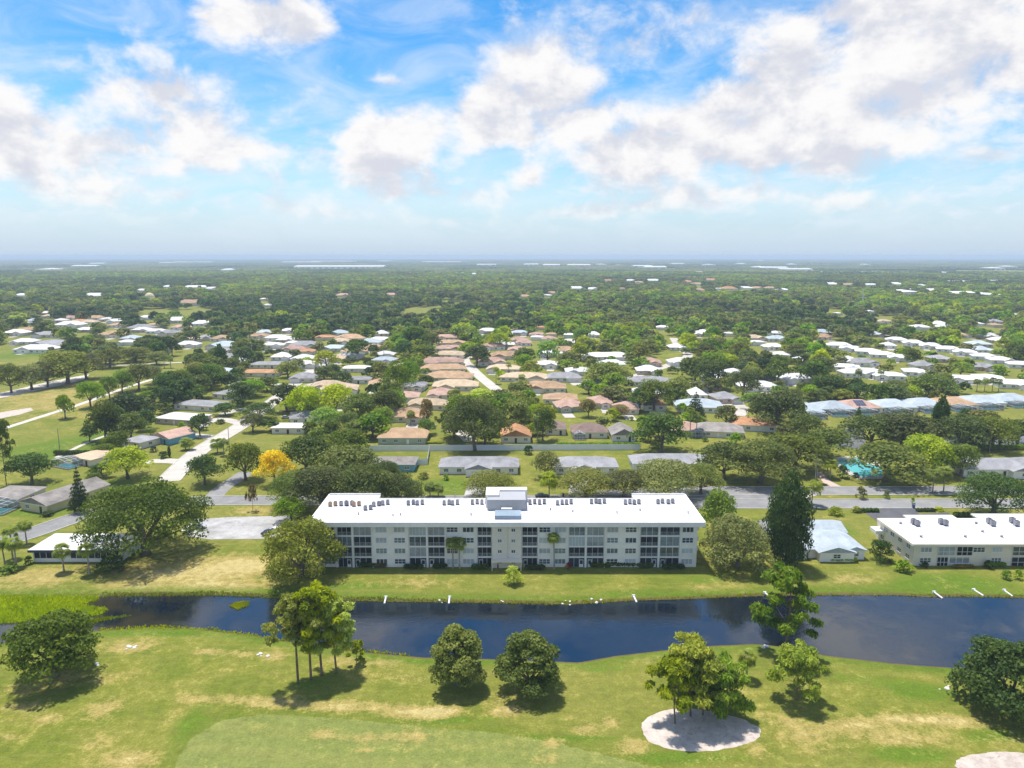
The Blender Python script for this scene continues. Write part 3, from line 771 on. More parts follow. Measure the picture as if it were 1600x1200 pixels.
# ------------------------------------------------------------------ houses
ROOFS = {'tan': roof_mat('tan_tile_roof', (.44, .29, .175)), 'pink': roof_mat('pink_tile_roof', (.46, .30, .235)), 'orange': roof_mat('orange_tile_roof', (.46, .24, .125)),
         'grey': roof_mat('grey_shingle_roof', (.31, .305, .315), .3), 'brown': roof_mat('brown_shingle_roof', (.235, .165, .14), .3), 'white': roof_mat('white_tile_roof', (.66, .645, .64), .16),
         'blue': roof_mat('blue_grey_roof', (.42, .475, .51), .2), 'greige': roof_mat('weathered_grey_brown_roof', (.30, .27, .245), .4), 'straw': roof_mat('straw_tile_roof', (.52, .40, .27), .3)}
WALLS = {'cream': CREAM, 'white': STUCCO, 'yellow': plain('yellow_stucco', (.60, .52, .30), .85, .08), 'sage': plain('sage_stucco', (.42, .47, .36), .85, .08), 'blue': plain('blue_stucco', (.18, .40, .52), .85, .08), 'pinkw': plain('pink_stucco', (.58, .44, .37), .85, .08)}
GARAGE = plain('garage_door_paint', (.66, .66, .64), .6, .06); CAGE_S = None
def screen_mat():
    t = NT('pool_screen'); t.done((.05, .06, .065), .7, .1)
    tr = t.node('ShaderNodeBsdfTransparent'); mx = t.node('ShaderNodeMixShader'); mx.inputs[0].default_value = .45
    t.L.new(tr.outputs[0], mx.inputs[1]); t.L.new(t.b.outputs[0], mx.inputs[2]); t.L.new(mx.outputs[0], t.out.inputs[0]); return t.m
CAGE_S = screen_mat()
PROTECT = []          # picture rectangles of house fronts that trees should not hide
FOOT = []             # footprints (x, y, radius)
def hip(mb, x0, x1, y0, y1, z, rise, gable=None, ov=.55, drop=.22):
    x0 -= ov; x1 += ov; y0 -= ov; y1 += ov; w, d = x1-x0, y1-y0
    ins = min(w, d)/2
    if w >= d:
        a = (x0 + (0 if gable == 'x' else ins), (y0+y1)/2, z+rise); c = (x1 - (0 if gable == 'x' else ins), (y0+y1)/2, z+rise)
        A, B, C, D = (x0, y0, z), (x1, y0, z), (x1, y1, z), (x0, y1, z)
        mb.quad(A, B, c, a); mb.quad(C, D, a, c); mb.tri(B, C, c); mb.tri(D, A, a)
    else:
        a = ((x0+x1)/2, y0 + (0 if gable == 'y' else ins), z+rise); c = ((x0+x1)/2, y1 - (0 if gable == 'y' else ins), z+rise)
        A, B, C, D = (x0, y0, z), (x1, y0, z), (x1, y1, z), (x0, y1, z)
        mb.quad(B, C, c, a); mb.quad(D, A, a, c); mb.tri(A, B, a); mb.tri(C, D, c)
    b0 = len(mb.v); mb.v += [(x0, y0, z), (x1, y0, z), (x1, y1, z), (x0, y1, z), (x0, y0, z-drop), (x1, y0, z-drop), (x1, y1, z-drop), (x0, y1, z-drop)]
    for f in ((0, 4, 5, 1), (1, 5, 6, 2), (2, 6, 7, 3), (3, 7, 4, 0), (4, 7, 6, 5)): mb.f.append(tuple(b0+k for k in f)); mb.mi.append(1 if len(f) == 4 else 0)
def cage(parent, x0, x1, y0, y1, h):
    """pool enclosure: screened walls and a shallow pitched screened roof on white bars"""
    s = MB(); f = MB(); hr = h+1.0; xm = (x0+x1)/2; t = .06
    s.quad((x0, y0, 0), (x1, y0, 0), (x1, y0, h), (x0, y0, h)); s.quad((x0, y1, 0), (x0, y0, 0), (x0, y0, h), (x0, y1, h)); s.quad((x1, y0, 0), (x1, y1, 0), (x1, y1, h), (x1, y0, h))
    s.quad((x0, y0, h), (xm, y0, hr), (xm, y1, hr), (x0, y1, h)); s.quad((xm, y0, hr), (x1, y0, h), (x1, y1, h), (xm, y1, hr)); s.tri((x0, y0, h), (x1, y0, h), (xm, y0, hr))
    nx = max(4, int((x1-x0)/1.9)); ny = max(3, int((y1-y0)/2.0))
    def bar(a, b): f.tube([a, b], [t, t], 4, cap=False)
    roofz = lambda x: h + 1.0*(1-abs(x-xm)/(xm-x0))
    for k in range(nx+1):
        x = x0+(x1-x0)*k/nx; bar((x, y0, 0), (x, y0, roofz(x))); bar((x, y0, roofz(x)), (x, y1, roofz(x)))
    for k in range(ny+1):
        y = y0+(y1-y0)*k/ny
        bar((x0, y, h), (xm, y, hr)); bar((xm, y, hr), (x1, y, h))
        bar((x0, y, 0), (x0, y, h)); bar((x1, y, 0), (x1, y, h))
    for z in (1.1, h): bar((x0, y0, z), (x1, y0, z)); bar((x0, y0, z), (x0, y1, z)); bar((x1, y0, z), (x1, y1, z))
    sc = s.build('pool_screen', CAGE_S, parent); f.build('frame', FRAME, sc)
    p = MB(); p.box(x0+1.2, x1-1.2, y0+1, y1-.8, .02, .10); p.build('pool', CYAN, sc)
    p = MB(); p.box(x0+.1, x1-.1, y0+.1, y1-.1, .01, .06); p.build('pool_deck', CONC, sc)
HN = [0]
def house(px, py, wpx, d, roof, wall, label, group=None, rz=0., rise=None, gable=None, wings=(), cg=None, detail=2, garage=None, solar=False, protect=True, h=2.9, name='house'):
    HN[0] += 1; x, y = G(px, py); w = wpx * mpp(x, y)
    if detail < 2 and not cg:                       # no two houses of a row sit or spread quite alike
        q = random.Random(HN[0]); rz += q.uniform(-9, 9); d = d*q.uniform(.85, 1.25); rise = rise*q.uniform(.85, 1.25) if rise else None
        if w > 12: wings = ((q.choice((-.27, -.2, .22, .28)), w*q.uniform(.32, .45), q.uniform(1.5, 4.0)),); garage = q.random() < .5
    rz = math.radians(rz)
    t = thing(name, label, 'house', (x, y, 0), rz, group)
    rise = rise if rise else min(w, d) * .19
    wm = MB(); wm.box(-w/2, w/2, 0, d, 0, h)
    for (xc, ww, out) in wings: wm.box(xc*w-ww/2, xc*w+ww/2, -out, -.003, 0, h-.01)
    if gable == 'y' and w < d:
        for yy in (0, d): wm.tri((-w/2, yy, h), (w/2, yy, h), (0, yy, h+rise*.9))
    if gable == 'x' and w >= d:
        for xx in (-w/2, w/2): wm.tri((xx, 0, h), (xx, d, h), (xx, d/2, h+rise*.9))
    wm.build('wall', WALLS[wall], t)
    rm = MB(); hip(rm, -w/2, w/2, 0, d, h, rise, gable)
    for i, (xc, ww, out) in enumerate(wings): hip(rm, xc*w-ww/2, xc*w+ww/2, -out, d*.55, h+.012, min(ww*.2, rise*.94), 'y' if ww < out+d*.55 else None)
    ro = rm.build('roof', [ROOFS[roof], FRAME], t)
    if solar:
        s = MB()
        hw = min(w, d)/2+.55
        for i in range(4):
            for j in range(2):
                xa = -2.6+i*1.3; fy0 = .25+j*.33; fy1 = fy0+.3
                ya, yb = -.55+hw*fy0, -.55+hw*fy1; za, zb = h+rise*fy0+.08, h+rise*fy1+.08
                q = MB(); q.quad((xa, ya, za), (xa+1.2, ya, za), (xa+1.2, yb, zb), (xa, yb, zb)); q.quad((xa, ya, za-.06), (xa+1.2, ya, za-.06), (xa+1.2, ya, za), (xa, ya, za)); q.build('solar_panel', NAVY, ro)
    if detail >= 1:
        occ = [(xc*w, ww/2+.3, out) for xc, ww, out in wings]
        n = max(2, int(w/4.2))
        for k in range(n):
            xx = -w/2+w*(k+.5)/n
            if any(abs(xx-a) < b for a, b, _ in occ) or (cg and cg[0]-.5 < xx < cg[1]+.5): continue
            if detail >= 2 and k == n//2: 
                q = MB(); q.box(xx-.5, xx+.5, -.06, -.004, 0.02, 2.1); q.build('door', DARKM if k % 2 else WHITE, t); continue
            put_window(t, xx, -.02, .95, 1.7, 1.15, 'sash', GLASS)
        for xx in (-w/2, w/2):
            if detail >= 2: put_window(t, xx+(-.02 if xx < 0 else .02), d*.5, .95, 1.7, 1.15, 'sash', GLASS, -math.pi/2 if xx < 0 else math.pi/2)
        for (xc, ww, out) in wings:
            if garage: q = MB(); q.box(xc*w-2.4, xc*w+2.4, -out-.05, -out-.004, .02, 2.2); [q.box(xc*w-2.38, xc*w+2.38, -out-.07, -out-.051, .5*k+.05, .5*k+.42) for k in range(4)]; q.build('garage_door', GARAGE, t)
            else: put_window(t, xc*w, -out-.02, .95, min(1.9, ww*.5), 1.15, 'sash', GLASS)
    if cg: cage(t, cg[0], cg[1], -cg[2], -.01, 2.6)
    if protect:
        out = max([o for _, _, o in wings] + [cg[2] if cg else 0, 0])
        yb = proj(x, y-out, 0)[1]; yt = proj(x, y+d*.5, h+rise)[1]; yt2 = proj(x, y+d, h)[1]
        PROTECT.append((px-wpx*.46, min(yt, yt2)+1, px+wpx*.46, yb-1, y-out))
    FOOT.append((x - math.sin(rz)*d/2, y + math.cos(rz)*d/2, max(w, d)*.56))
    if detail == 1 and not cg and y < 900:
        q = random.Random(HN[0]+50); xo = (wings[0][0]*w if wings else 0); wd_ = q.uniform(4.5, 7); L_ = q.uniform(7, 13)
        c_, s_ = math.cos(rz), math.sin(rz); P = [(x+c_*a-s_*b_, y+s_*a+c_*b_) for a, b_ in ((xo-wd_/2, -.2), (xo-wd_/2, -L_), (xo+wd_/2, -L_), (xo+wd_/2, -.2))]
        sheet('driveway', P, CONC, .03, pix=False)
    return t

# row just beyond the road
house(748, 741, 122, 11, 'grey', 'white', 'grey-roofed duplex with a wide garage next to the blue-walled house', rise=2.4, wings=((0, 9, 3.2),), garage=True)
house(916, 741, 98, 11, 'grey', 'white', 'grey-roofed duplex with a driveway, directly behind the middle of the long apartment building', rise=2.4, wings=((-.05, 8, 3.0),), garage=True)
house(1052, 736, 124, 11, 'grey', 'white', 'long low grey-roofed house half hidden by spreading oaks at the road fork', rise=2.4, wings=((.36, 6, 1.6),))
house(614, 737, 66, 10, 'greige', 'blue', 'tan-roofed house with bright blue walls below the white fence', rise=1.6)
house(1560, 745, 110, 12, 'grey', 'white', 'grey hip-roofed house behind the pool trees', rise=2.6, wings=((.3, 8, 2.5),))
house(1655, 742, 90, 12, 'grey', 'white', 'grey hip-roofed house at the far end of the road beyond the pool', rise=2.6, protect=False)
# second row, behind the white fence
house(628, 694, 74, 13, 'tan', 'sage', 'tan hip-roofed house with pale green walls behind the white fence', rise=2.9, cg=None)
house(806, 692, 46, 13, 'orange', 'cream', 'orange-roofed cream house beside the big dark oak behind the fence', rise=2.8, gable='y')
house(868, 680, 32, 12, 'brown', 'cream', 'small brown-roofed house partly behind a dark oak', rise=2.4)
house(922, 685, 54, 12, 'brown', 'cream', 'brown hip-roofed house with a dark screened porch and patio', rise=2.9, cg=(-7.2, -2.4, 3.0))
house(975, 690, 36, 13, 'greige', 'white', 'grey-brown gabled house with white walls behind the fence', rise=2.8, gable='y')
house(1068, 682, 58, 12, 'pink', 'cream', 'pink-roofed house with a screened pool beside the dark oak', rise=2.8, cg=(3, 9, 3))
house(1122, 684, 76, 12, 'greige', 'cream', 'wide grey-brown roofed house next to the pink-roofed one', rise=2.8, rz=-12)
house(1178, 674, 70, 12, 'orange', 'white', 'orange-roofed house with white walls at the bend of the street', rise=2.5, rz=-12)
# the houses of the concrete street
house(54, 800, 58, 22, 'greige', 'yellow', 'brown-grey gabled house with pale yellow end wall on the concrete street corner', rise=2.0, gable='y', rz=-20)
house(0, 792, 62, 12, 'greige', 'cream', 'brown-grey house wing with a big screened pool beside the yellow gabled house', rise=1.8, cg=(-8, 7, 7), rz=-6)
house(128, 727, 46, 12, 'straw', 'cream', 'straw-roofed house with a screened pool on the concrete street', rise=1.5, rz=-25, cg=(-9, 1, 6))
house(250, 693, 46, 13, 'pink', 'blue', 'pink-roofed house with pale blue side wall on the concrete street', rise=2.0, gable='y', rz=-28)
house(272, 664, 70, 13, 'white', 'pinkw', 'white-roofed long house with salmon walls on the concrete street', rise=1.5, rz=-15)
house(304, 642, 74, 13, 'grey', 'cream', 'grey-roofed long house next to the salmon-walled one', rise=1.7, rz=-15)
house(349, 624, 42, 14, 'grey', 'white', 'pale grey gabled house further up the concrete street', rise=1.9, gable='y', rz=-20)
house(404, 589, 58, 12, 'orange', 'cream', 'orange-brown flat-pitched house up the concrete street', rise=1.4)
house(420, 576, 62, 12, 'grey', 'cream', 'grey-roofed house directly behind the orange-brown one', rise=1.6)
house(478, 662, 46, 14, 'grey', 'white', 'grey-roofed house half hidden between bright green trees and dark oaks', rise=2.2, rz=15)
house(450, 678, 50, 9, 'white', 'cream', 'white-roofed low house just above the yellow flowering tree', rise=1.0)
house(555, 582, 40, 11, 'white', 'cream', 'white-roofed house among bright green trees in the middle of the quarter', rise=1.4)
house(560, 600, 36, 10, 'grey', 'white', 'small grey house with a white car port among bright trees', rise=1.2)
house(205, 700, 40, 10, 'grey', 'cream', 'low grey house behind bright shrubs on the concrete street', rise=1.4, rz=-25)
# house on the right by the columnar tree
house(1305, 872, 84, 14, 'blue', 'white', 'grey-roofed white house with a window band beside the tall dark columnar tree', rise=1.6, wings=((-.05, 9.0, 2.4), (.33, 5.0, .9)), h=2.7)
house(1290, 846, 60, 9, 'blue', 'white', 'pale rear wing of the window-band house by the columnar tree', rise=1.5, gable='x', h=2.8, protect=False)
house(1243, 874, 34, 20, 'grey', 'white', 'narrow grey-roofed white annexe directly behind the columnar tree', rise=1.6, gable='y', h=2.6)
# tan-tiled row that climbs the middle of the picture
TAN = 'tan-tiled house in the close row along the middle street'
for (px, py, w, rf) in ((665, 641, 62, 'straw'), (634, 660, 60, 'tan'), (688, 625, 40, 'pink'), (711, 611, 70, 'straw'), (700, 597, 72, 'tan'), (692, 583, 70, 'tan'), (690, 572, 68, 'pink'), (702, 560, 50, 'straw'),
                        (703, 550, 46, 'pink'), (704, 541, 44, 'tan'), (698, 532, 38, 'pink')):
    house(px, py, w, 13, rf, 'cream', TAN, 'tan-tiled houses along the middle street', rise=2.6, detail=1)
TAN2 = 'pink-tan tiled house in the row across the middle street'
for (px, py, w, rf) in ((818, 597, 74, 'straw'), (850, 614, 68, 'tan'), (875, 632, 52, 'tan'), (892, 644, 42, 'pink'), (938, 638, 36, 'pink'), (980, 648, 36, 'pink'), (785, 583, 50, 'straw'), (790, 562, 50, 'tan'), (808, 552, 30, 'pink'), (770, 572, 40, 'pink'), (1024, 642, 34, 'orange')):
    house(px, py, w, 13, rf, 'cream' if px != 892 else 'sage', TAN2, 'pink-tan houses across the middle street', rise=2.7, detail=1)
GRY = 'pale grey roofed house in the leafy quarter beyond the tan rows'
for (px, py, w, rf) in ((882, 597, 54, 'grey'), (1014, 604, 74, 'grey'), (950, 563, 76, 'white'), (853, 576, 38, 'white'), (1064, 572, 34, 'white'), (1095, 645, 72, 'blue'), (1150, 590, 30, 'white'), (1060, 548, 26, 'white'), (930, 528, 22, 'white'), (1092, 625, 24, 'white'), (1188, 612, 60, 'white'), (1345, 590, 50, 'white')):
    house(px, py, w, 13, rf, 'white', GRY, 'pale roofed houses of the leafy quarter', rise=2.5, detail=1)
# the row with pool enclosures by the pond
for i, (px, py, w, rf) in enumerate(((1270, 652, 36, 'blue'), (1310, 648, 54, 'blue'), (1348, 646, 62, 'pink'), (1402, 645, 62, 'blue'), (1452, 643, 60, 'blue'), (1500, 641, 58, 'tan'), (1542, 638, 60, 'blue'), (1590, 635, 60, 'blue'), (1650, 634, 60, 'tan'))):
    lab = {2: 'pink-tan house with a solar panel array and screened pool by the pond', 5: 'tan-roofed house with screened pool between blue-grey ones by the pond'}.get(i, 'blue-grey roofed house with a white screened pool enclosure by the pond')
    house(px, py, w, 15, rf, 'white', lab, 'houses with pool enclosures by the pond', rise=3.0, cg=(-5.5, 5.0, 5.5), detail=1, solar=(i == 2), gable='y' if i % 2 else None)
WRW = 'white-roofed terrace house in a slanting row beyond the pond'
for (px, py, w) in ((1318, 580, 46), (1352, 588, 50), (1390, 594, 46), (1312, 545, 36), (1330, 550, 34), (1356, 555, 36), (1380, 560, 36), (1405, 565, 32), (1430, 588, 30), (1510, 600, 56), (1545, 598, 40), (1590, 608, 50),
                    (1400, 536, 30), (1428, 541, 30), (1455, 546, 32), (1482, 551, 32), (1508, 556, 32), (1540, 563, 34), (1568, 569, 34), (1598, 576, 36), (1390, 545, 20), (1220, 560, 26), (1210, 525, 22)):
    house(px, py, w, 12, 'white', 'white', WRW, 'white-roofed terrace houses beyond the pond', rise=2.0, detail=1, rz=-20)
FARH = {'white': 'far-off white-roofed house among the trees', 'orange': 'far-off orange-roofed house among the trees', 'tan': 'far-off tan-roofed house among the trees', 'grey': 'far-off grey-roofed house among the trees', 'pink': 'far-off pink-roofed house among the trees'}
far = [(75, 545, 60, 'grey'), (50, 552, 60, 'white'), (20, 525, 36, 'white'), (105, 512, 40, 'white'), (120, 506, 26, 'orange'), (180, 506, 26, 'white'), (226, 500, 22, 'white'), (275, 505, 40, 'white'), (240, 512, 26, 'tan'), (215, 517, 36, 'grey'), (170, 528, 40, 'tan'), (195, 540, 26, 'white'),
       (262, 525, 30, 'grey'), (315, 510, 34, 'white'), (318, 532, 24, 'grey'), (345, 547, 52, 'blue'), (430, 533, 34, 'white'), (508, 532, 30, 'orange'), (546, 534, 46, 'tan'), (592, 536, 34, 'white'), (425, 545, 34, 'white'), (475, 545, 44, 'grey'), (477, 555, 26, 'orange'), (455, 541, 20, 'white'), (40, 520, 30, 'tan'), (70, 528, 40, 'grey'),
       (33, 464, 28, 'white'), (148, 466, 40, 'white'), (220, 456, 22, 'white'), (260, 450, 20, 'white'), (305, 452, 40, 'white'), (330, 453, 26, 'white'), (295, 478, 44, 'tan'), (412, 470, 16, 'white'), (418, 480, 16, 'white'), (535, 464, 24, 'pink'), (610, 463, 20, 'pink'),
       (820, 466, 24, 'tan'), (855, 464, 14, 'white'), (862, 460, 18, 'tan'), (900, 454, 30, 'white'), (925, 454, 24, 'white'), (972, 453, 14, 'tan'), (950, 440, 18, 'orange'), (985, 441, 22, 'white'), (1000, 443, 20, 'tan'), (1020, 441, 26, 'white'), (1075, 442, 20, 'orange'), (1090, 446, 22, 'tan'), (1110, 440, 24, 'orange'), (1140, 453, 26, 'orange'), (1165, 452, 24, 'white'), (1185, 452, 22, 'tan'), (1095, 456, 22, 'tan'),
       (1122, 453, 10, 'white'), (1205, 452, 20, 'pink'), (1225, 455, 20, 'white'), (1300, 447, 26, 'white'), (1325, 448, 30, 'tan'), (1360, 448, 30, 'white'), (1400, 447, 30, 'white'), (1440, 448, 20, 'white'), (845, 516, 16, 'orange'), (890, 528, 18, 'white'), (838, 532, 18, 'white'), (862, 527, 16, 'tan'), (1035, 516, 20, 'white'), (1100, 522, 10, 'white'), (1140, 526, 14, 'white'), (1183, 540, 22, 'white'), (1360, 490, 14, 'white'), (1440, 516, 30, 'white'), (1560, 512, 16, 'tan'), (1585, 495, 14, 'white'), (1220, 532, 14, 'white'), (1530, 510, 16, 'white'), (1312, 493, 10, 'white')]
for (px, py, w, rf) in far:
    x, y = G(px, py); wm_ = w*mpp(x, y)
    house(px, py, w, min(max(10, wm_*.6), 24), rf, 'cream' if rf not in ('white',) else 'white', FARH.get(rf, 'far-off grey-roofed house among the trees'), 'far-off houses among the trees', rise=min(wm_*.11, 4), detail=1 if w > 30 else 0, h=3.2 if wm_ < 40 else 5)

qr = random.Random(12); made = 0
for k in range(1200):
    zone = qr.choice(((340, 650, 548, 640), (330, 480, 545, 600), (900, 1250, 515, 640), (330, 650, 520, 560), (1240, 1600, 505, 600), (0, 330, 492, 545), (760, 900, 520, 560)))
    px = qr.uniform(zone[0], zone[1]); py = qr.uniform(zone[2], zone[3]); x, y = G(px, py)
    if any((x-fx)**2+(y-fy)**2 < (fr+8.5)**2 for fx, fy, fr in FOOT): continue
    rf = qr.choice(('white', 'white', 'grey', 'tan', 'pink', 'straw', 'blue', 'white')); w_m = qr.uniform(13, 21)
    house(px, py, w_m/mpp(x, y), 12, rf, qr.choice(('white', 'cream', 'pinkw')), {'blue': 'pale blue-grey roofed garden house', 'straw': 'straw-roofed garden house'}.get(rf, rf+'-roofed garden house')+' among the trees of the quarter', 'garden houses among the trees', rise=2.5, detail=1, protect=qr.random() < .6)
    made += 1
    if made >= 115: break
# big flat white halls near the horizon
def hall(px, py, wpx, d, mat, label, group='white halls near the horizon', h=9):
    x, y = G(px, py); w = wpx*mpp(x, y); t = thing('warehouse', label, 'warehouse', (x, y, 0), 0, group)
    b = MB(); b.box(-w/2, w/2, 0, d, 0, h); b.build('wall', WALLS['white'], t)
    b = MB(); hip(b, -w/2, w/2, 0, d, h+.05, d*.05, 'x'); b.build('roof', [mat, FRAME], t)
    n = max(3, int(wpx/9))
    for k in range(n):
        xx = -w/2+w*(k+.5)/n; q = MB(); q.box(xx-w/n*.25, xx+w/n*.25, -.3, -.02, .1, h*.55); q.build('loading_door', AC_M, t)
    PROTECT.append((px-wpx/2, py-h/mpp(x, y)-2, px+wpx/2, py, y)); FOOT.append((x, y+d/2, max(w, d)*.52))
RW = ROOFS['white']
hall(529, 419.5, 140, 160, RW, 'very long white warehouse roof on the horizon', h=12)
for (px, py, w) in ((655, 430, 40), (690, 429, 50), (722, 430, 26), (470, 411, 60), (520, 409.5, 70), (690, 410.5, 60), (760, 415.5, 30), (830, 415, 22), (862, 416, 26), (905, 416, 36), (940, 415, 16), (1005, 418, 30), (1025, 420, 34), (1060, 414, 20), (1110, 415.5, 16), (1095, 428, 20), (1160, 414, 12), (1190, 420, 20), (1210, 421, 44), (1245, 424, 50), (1290, 428, 60), (1330, 428.5, 50), (1365, 427.5, 30), (1475, 428.5, 12), (1465, 460, 70), (1500, 465, 60), (1545, 467, 50), (1420, 462, 36), (1185, 408, 16), (1400, 441, 60), (1500, 445, 60), (1560, 444, 40), (300, 411, 60), (260, 412, 24), (130, 418, 40), (70, 424, 30), (150, 413.5, 24), (1580, 419, 20), (1560, 422, 22), (350, 425, 10), (740, 431, 10), (1240, 415, 10), (1355, 415.5, 10), (600, 409, 20)):
    hall(px, py, w, 60 if py > 425 else 110, RW, 'pale flat hall far off in the wooded plain', h=8 if py > 425 else 11)
# distant dome
x, y = G(230, 471); t = thing('domed_hall', 'tan hall with a yellow round dome far off among dark trees', 'building', (x, y, 0))
b = MB(); b.box(-17, 17, 0, 20, 0, 6); b.build('wall', WALLS['pinkw'], t)
b = MB(); b.tube([(0, 10, 6.01)] + [(0, 10, 6+9*math.sin(a)) for a in np.linspace(.1, 1.5, 8)], [8.6]+[8.5*math.cos(a) for a in np.linspace(.1, 1.5, 8)], 16); b.build('dome', WALLS['yellow'], t, True)
PROTECT.append((212, 455, 248, 472, y)); FOOT.append((x, y+10, 18))

# white garden wall behind the duplexes, one panel after another
WFENCE = plain('white_vinyl_fence', (.74, .75, .76), .5, .06, .6)
def fence(p0, p1, label, hgt=2.1, step=2.4):
    a = Vector(G(*p0)); c = Vector(G(*p1)); L = (c-a).length; n = max(2, int(L/step)); ang = math.atan2((c-a).y, (c-a).x)
    t = thing('fence', label, 'fence', (a.x, a.y, 0), ang); s = L/n
    pm = MB(); pm.box(.08, s-.08, -.03, .03, .08, hgt-.12); pm = pm.mesh('panel', WFENCE); q = MB(); q.box(-.08, .08, -.08, .08, 0, hgt); q = q.mesh('post', WFENCE)
    for k in range(n):
        link('panel', pm, t, (s*k, 0, 0)); link('post', q, t, (s*k, 0, 0))
    link('post', q, t, (L, 0, 0))
    return t
fence((571, 705), (1000, 703), 'long white panel fence behind the grey duplexes', 2.6)
fence((647, 727), (668, 726), 'short white panel fence beside the blue-walled house', 2.4)
fence((668, 725), (671, 706), 'white panel fence running back to the long fence', 2.4)
fence((557, 672), (577, 675), 'short white fence behind the dark oaks by the grove', 2.4)
PROTECT.append((571, 696, 700, 705, G(600, 705)[1])); PROTECT.append((800, 694, 1000, 703, G(900, 703)[1]))

# swimming pool across the road
t = thing('swimming_pool', 'turquoise swimming pool with pale deck across the road', 'swimming pool', (0, 0, 0))
def polymesh(name, pts, z0, z1, mat, parent):
    P = [G(*p) for p in pts]; b = MB(); n = len(P); top = [(x, y, z1) for x, y in P]; 
    ar = sum(P[i][0]*P[(i+1) % n][1]-P[(i+1) % n][0]*P[i][1] for i in range(n))
    if ar < 0: top = top[::-1]
    b.poly(top); 
    for i in range(n): A, B = top[i], top[(i+1) % n]; b.quad((A[0], A[1], z0), (B[0], B[1], z0), B, A)
    return b.build(name, mat, parent)
polymesh('pool_deck', [(1296, 716), (1340, 712), (1362, 716), (1385, 730), (1390, 748), (1340, 749), (1318, 738)], 0, .12, CONC, t)
polymesh('pool_water', [(1306, 719), (1340, 716), (1348, 722), (1378, 733), (1380, 744), (1345, 745.5), (1322, 733)], .10, .16, CYAN, t)
PROTECT.append((1300, 714, 1345, 746, G(1340, 746)[1]))
# ponds
for name, pts in (('pond', [(1306, 700), (1322, 668), (1345, 664), (1352, 690), (1345, 702)]), ('pond', [(1470, 690), (1520, 668), (1600, 662), (1700, 668), (1700, 694), (1560, 700)]), ('pond', [(1170, 590), (1185, 583), (1240, 584), (1260, 592), (1230, 598), (1190, 597)]), ('pond', [(950, 632), (975, 622), (1000, 622), (1015, 632), (990, 640), (960, 639)])):
    sheet(name, pts, WATER_M, .03)
PROTECT += [(1308, 672, 1340, 700, 400-90), (1180, 584, 1225, 597, G(1200, 598)[1])]
# ------------------------------------------------------------------ foliage
BARK = plain('grey_bark', (.16, .13, .105), .95, .3, 2., .1); BARK_P = plain('pine_bark', (.20, .14, .10), .95, .3, 2., .1); BARK_L = plain('pale_palm_trunk', (.33, .29, .24), .95, .25, 2., .1)
LEAF = {
    'oak':   leaf_mat('live_oak_leaves', (0.100, 0.144, 0.024), (0.227, 0.266, 0.049)),
    'olive': leaf_mat('olive_oak_leaves', (0.154, 0.181, 0.036), (0.326, 0.327, 0.082)),
    'deep':  leaf_mat('deep_green_leaves', (0.054, 0.106, 0.020), (0.122, 0.181, 0.030)),
    'green': leaf_mat('fresh_green_leaves', (0.145, 0.251, 0.018), (0.326, 0.455, 0.030)),
    'lime':  leaf_mat('yellow_green_leaves', (0.274, 0.352, 0.019), (0.560, 0.597, 0.044)),
    'pine':  leaf_mat('pine_needles', (0.215, 0.289, 0.024), (0.465, 0.513, 0.051)),
    'dpine': leaf_mat('dark_pine_needles', (0.130, 0.210, 0.026), (0.296, 0.367, 0.050)),
    'palm':  leaf_mat('palm_fronds', (0.161, 0.228, 0.027), (0.345, 0.389, 0.065)),
    'flower': leaf_mat('yellow_blossom', (.78, .54, .012), (.92, .72, .03), .2, .1),
    'rust':  leaf_mat('brownish_leaves', (0.211, 0.168, 0.048), (0.336, 0.256, 0.082)),
    'red':   leaf_mat('red_shrub_leaves', (0.200, 0.030, 0.020), (0.380, 0.070, 0.050)),
    'reed':  leaf_mat('reed_blades', (0.322, 0.394, 0.015), (0.592, 0.598, 0.029)),
}
def leaf_cloud(lobes, n, size, seed, inner=.5, elong=1.0, upright=0., jitter=.75):
    """lobes: rows (x, y, z, rx, ry, rz, tint); returns arrays of small leaf-clump faces"""
    r = np.random.default_rng(seed); Lb = np.asarray(lobes, float)
    p = Lb[:, 3]*Lb[:, 4] + Lb[:, 3]*Lb[:, 5]; k = r.choice(len(Lb), n, p=p/p.sum()); B = Lb[k]
    d = r.normal(size=(n, 3)); d[:, 2] = np.where(d[:, 2] < -.5, -d[:, 2], d[:, 2]); d /= np.linalg.norm(d, axis=1)[:, None]
    rad = inner + (1.06-inner) * r.random(n)**.6
    c = B[:, :3] + d * B[:, 3:6] * rad[:, None]
    nr = d*(1-jitter*.5) + r.normal(size=(n, 3))*jitter*.62; nr[:, 2] += .15; nr /= np.linalg.norm(nr, axis=1)[:, None]
    ref = r.normal(size=(n, 3)); ref[:, 2] += upright*3
    u = np.cross(nr, ref); u /= np.linalg.norm(u, axis=1)[:, None]; v = np.cross(nr, u)
    s = size*(.6+.8*r.random(n))
    V = np.empty((n, 4, 3))
    for j, (a, b2) in enumerate(((-1, -.7), (.75, -1), (1, .75), (-.7, 1))):
        ja = a*(.7+.6*r.random(n)); jb = b2*(.7+.6*r.random(n))
        V[:, j] = c + u*(ja*s/elong)[:, None] + v*(jb*s*elong)[:, None] + nr*((r.random(n)-.5)*s*.5)[:, None]
    tint = np.clip(B[:, 6] + (r.random(n)-.5)*.75, 0, 1)
    return V.reshape(-1, 3), np.arange(4*n).reshape(-1, 4), np.repeat(tint, 4)
def crown_mesh(name, lobes, n, size, mat, seed, **k):
    V, F, T = leaf_cloud(lobes, n, size, seed, **k); return np_mesh(name, V, F, mat, {'tint': T})

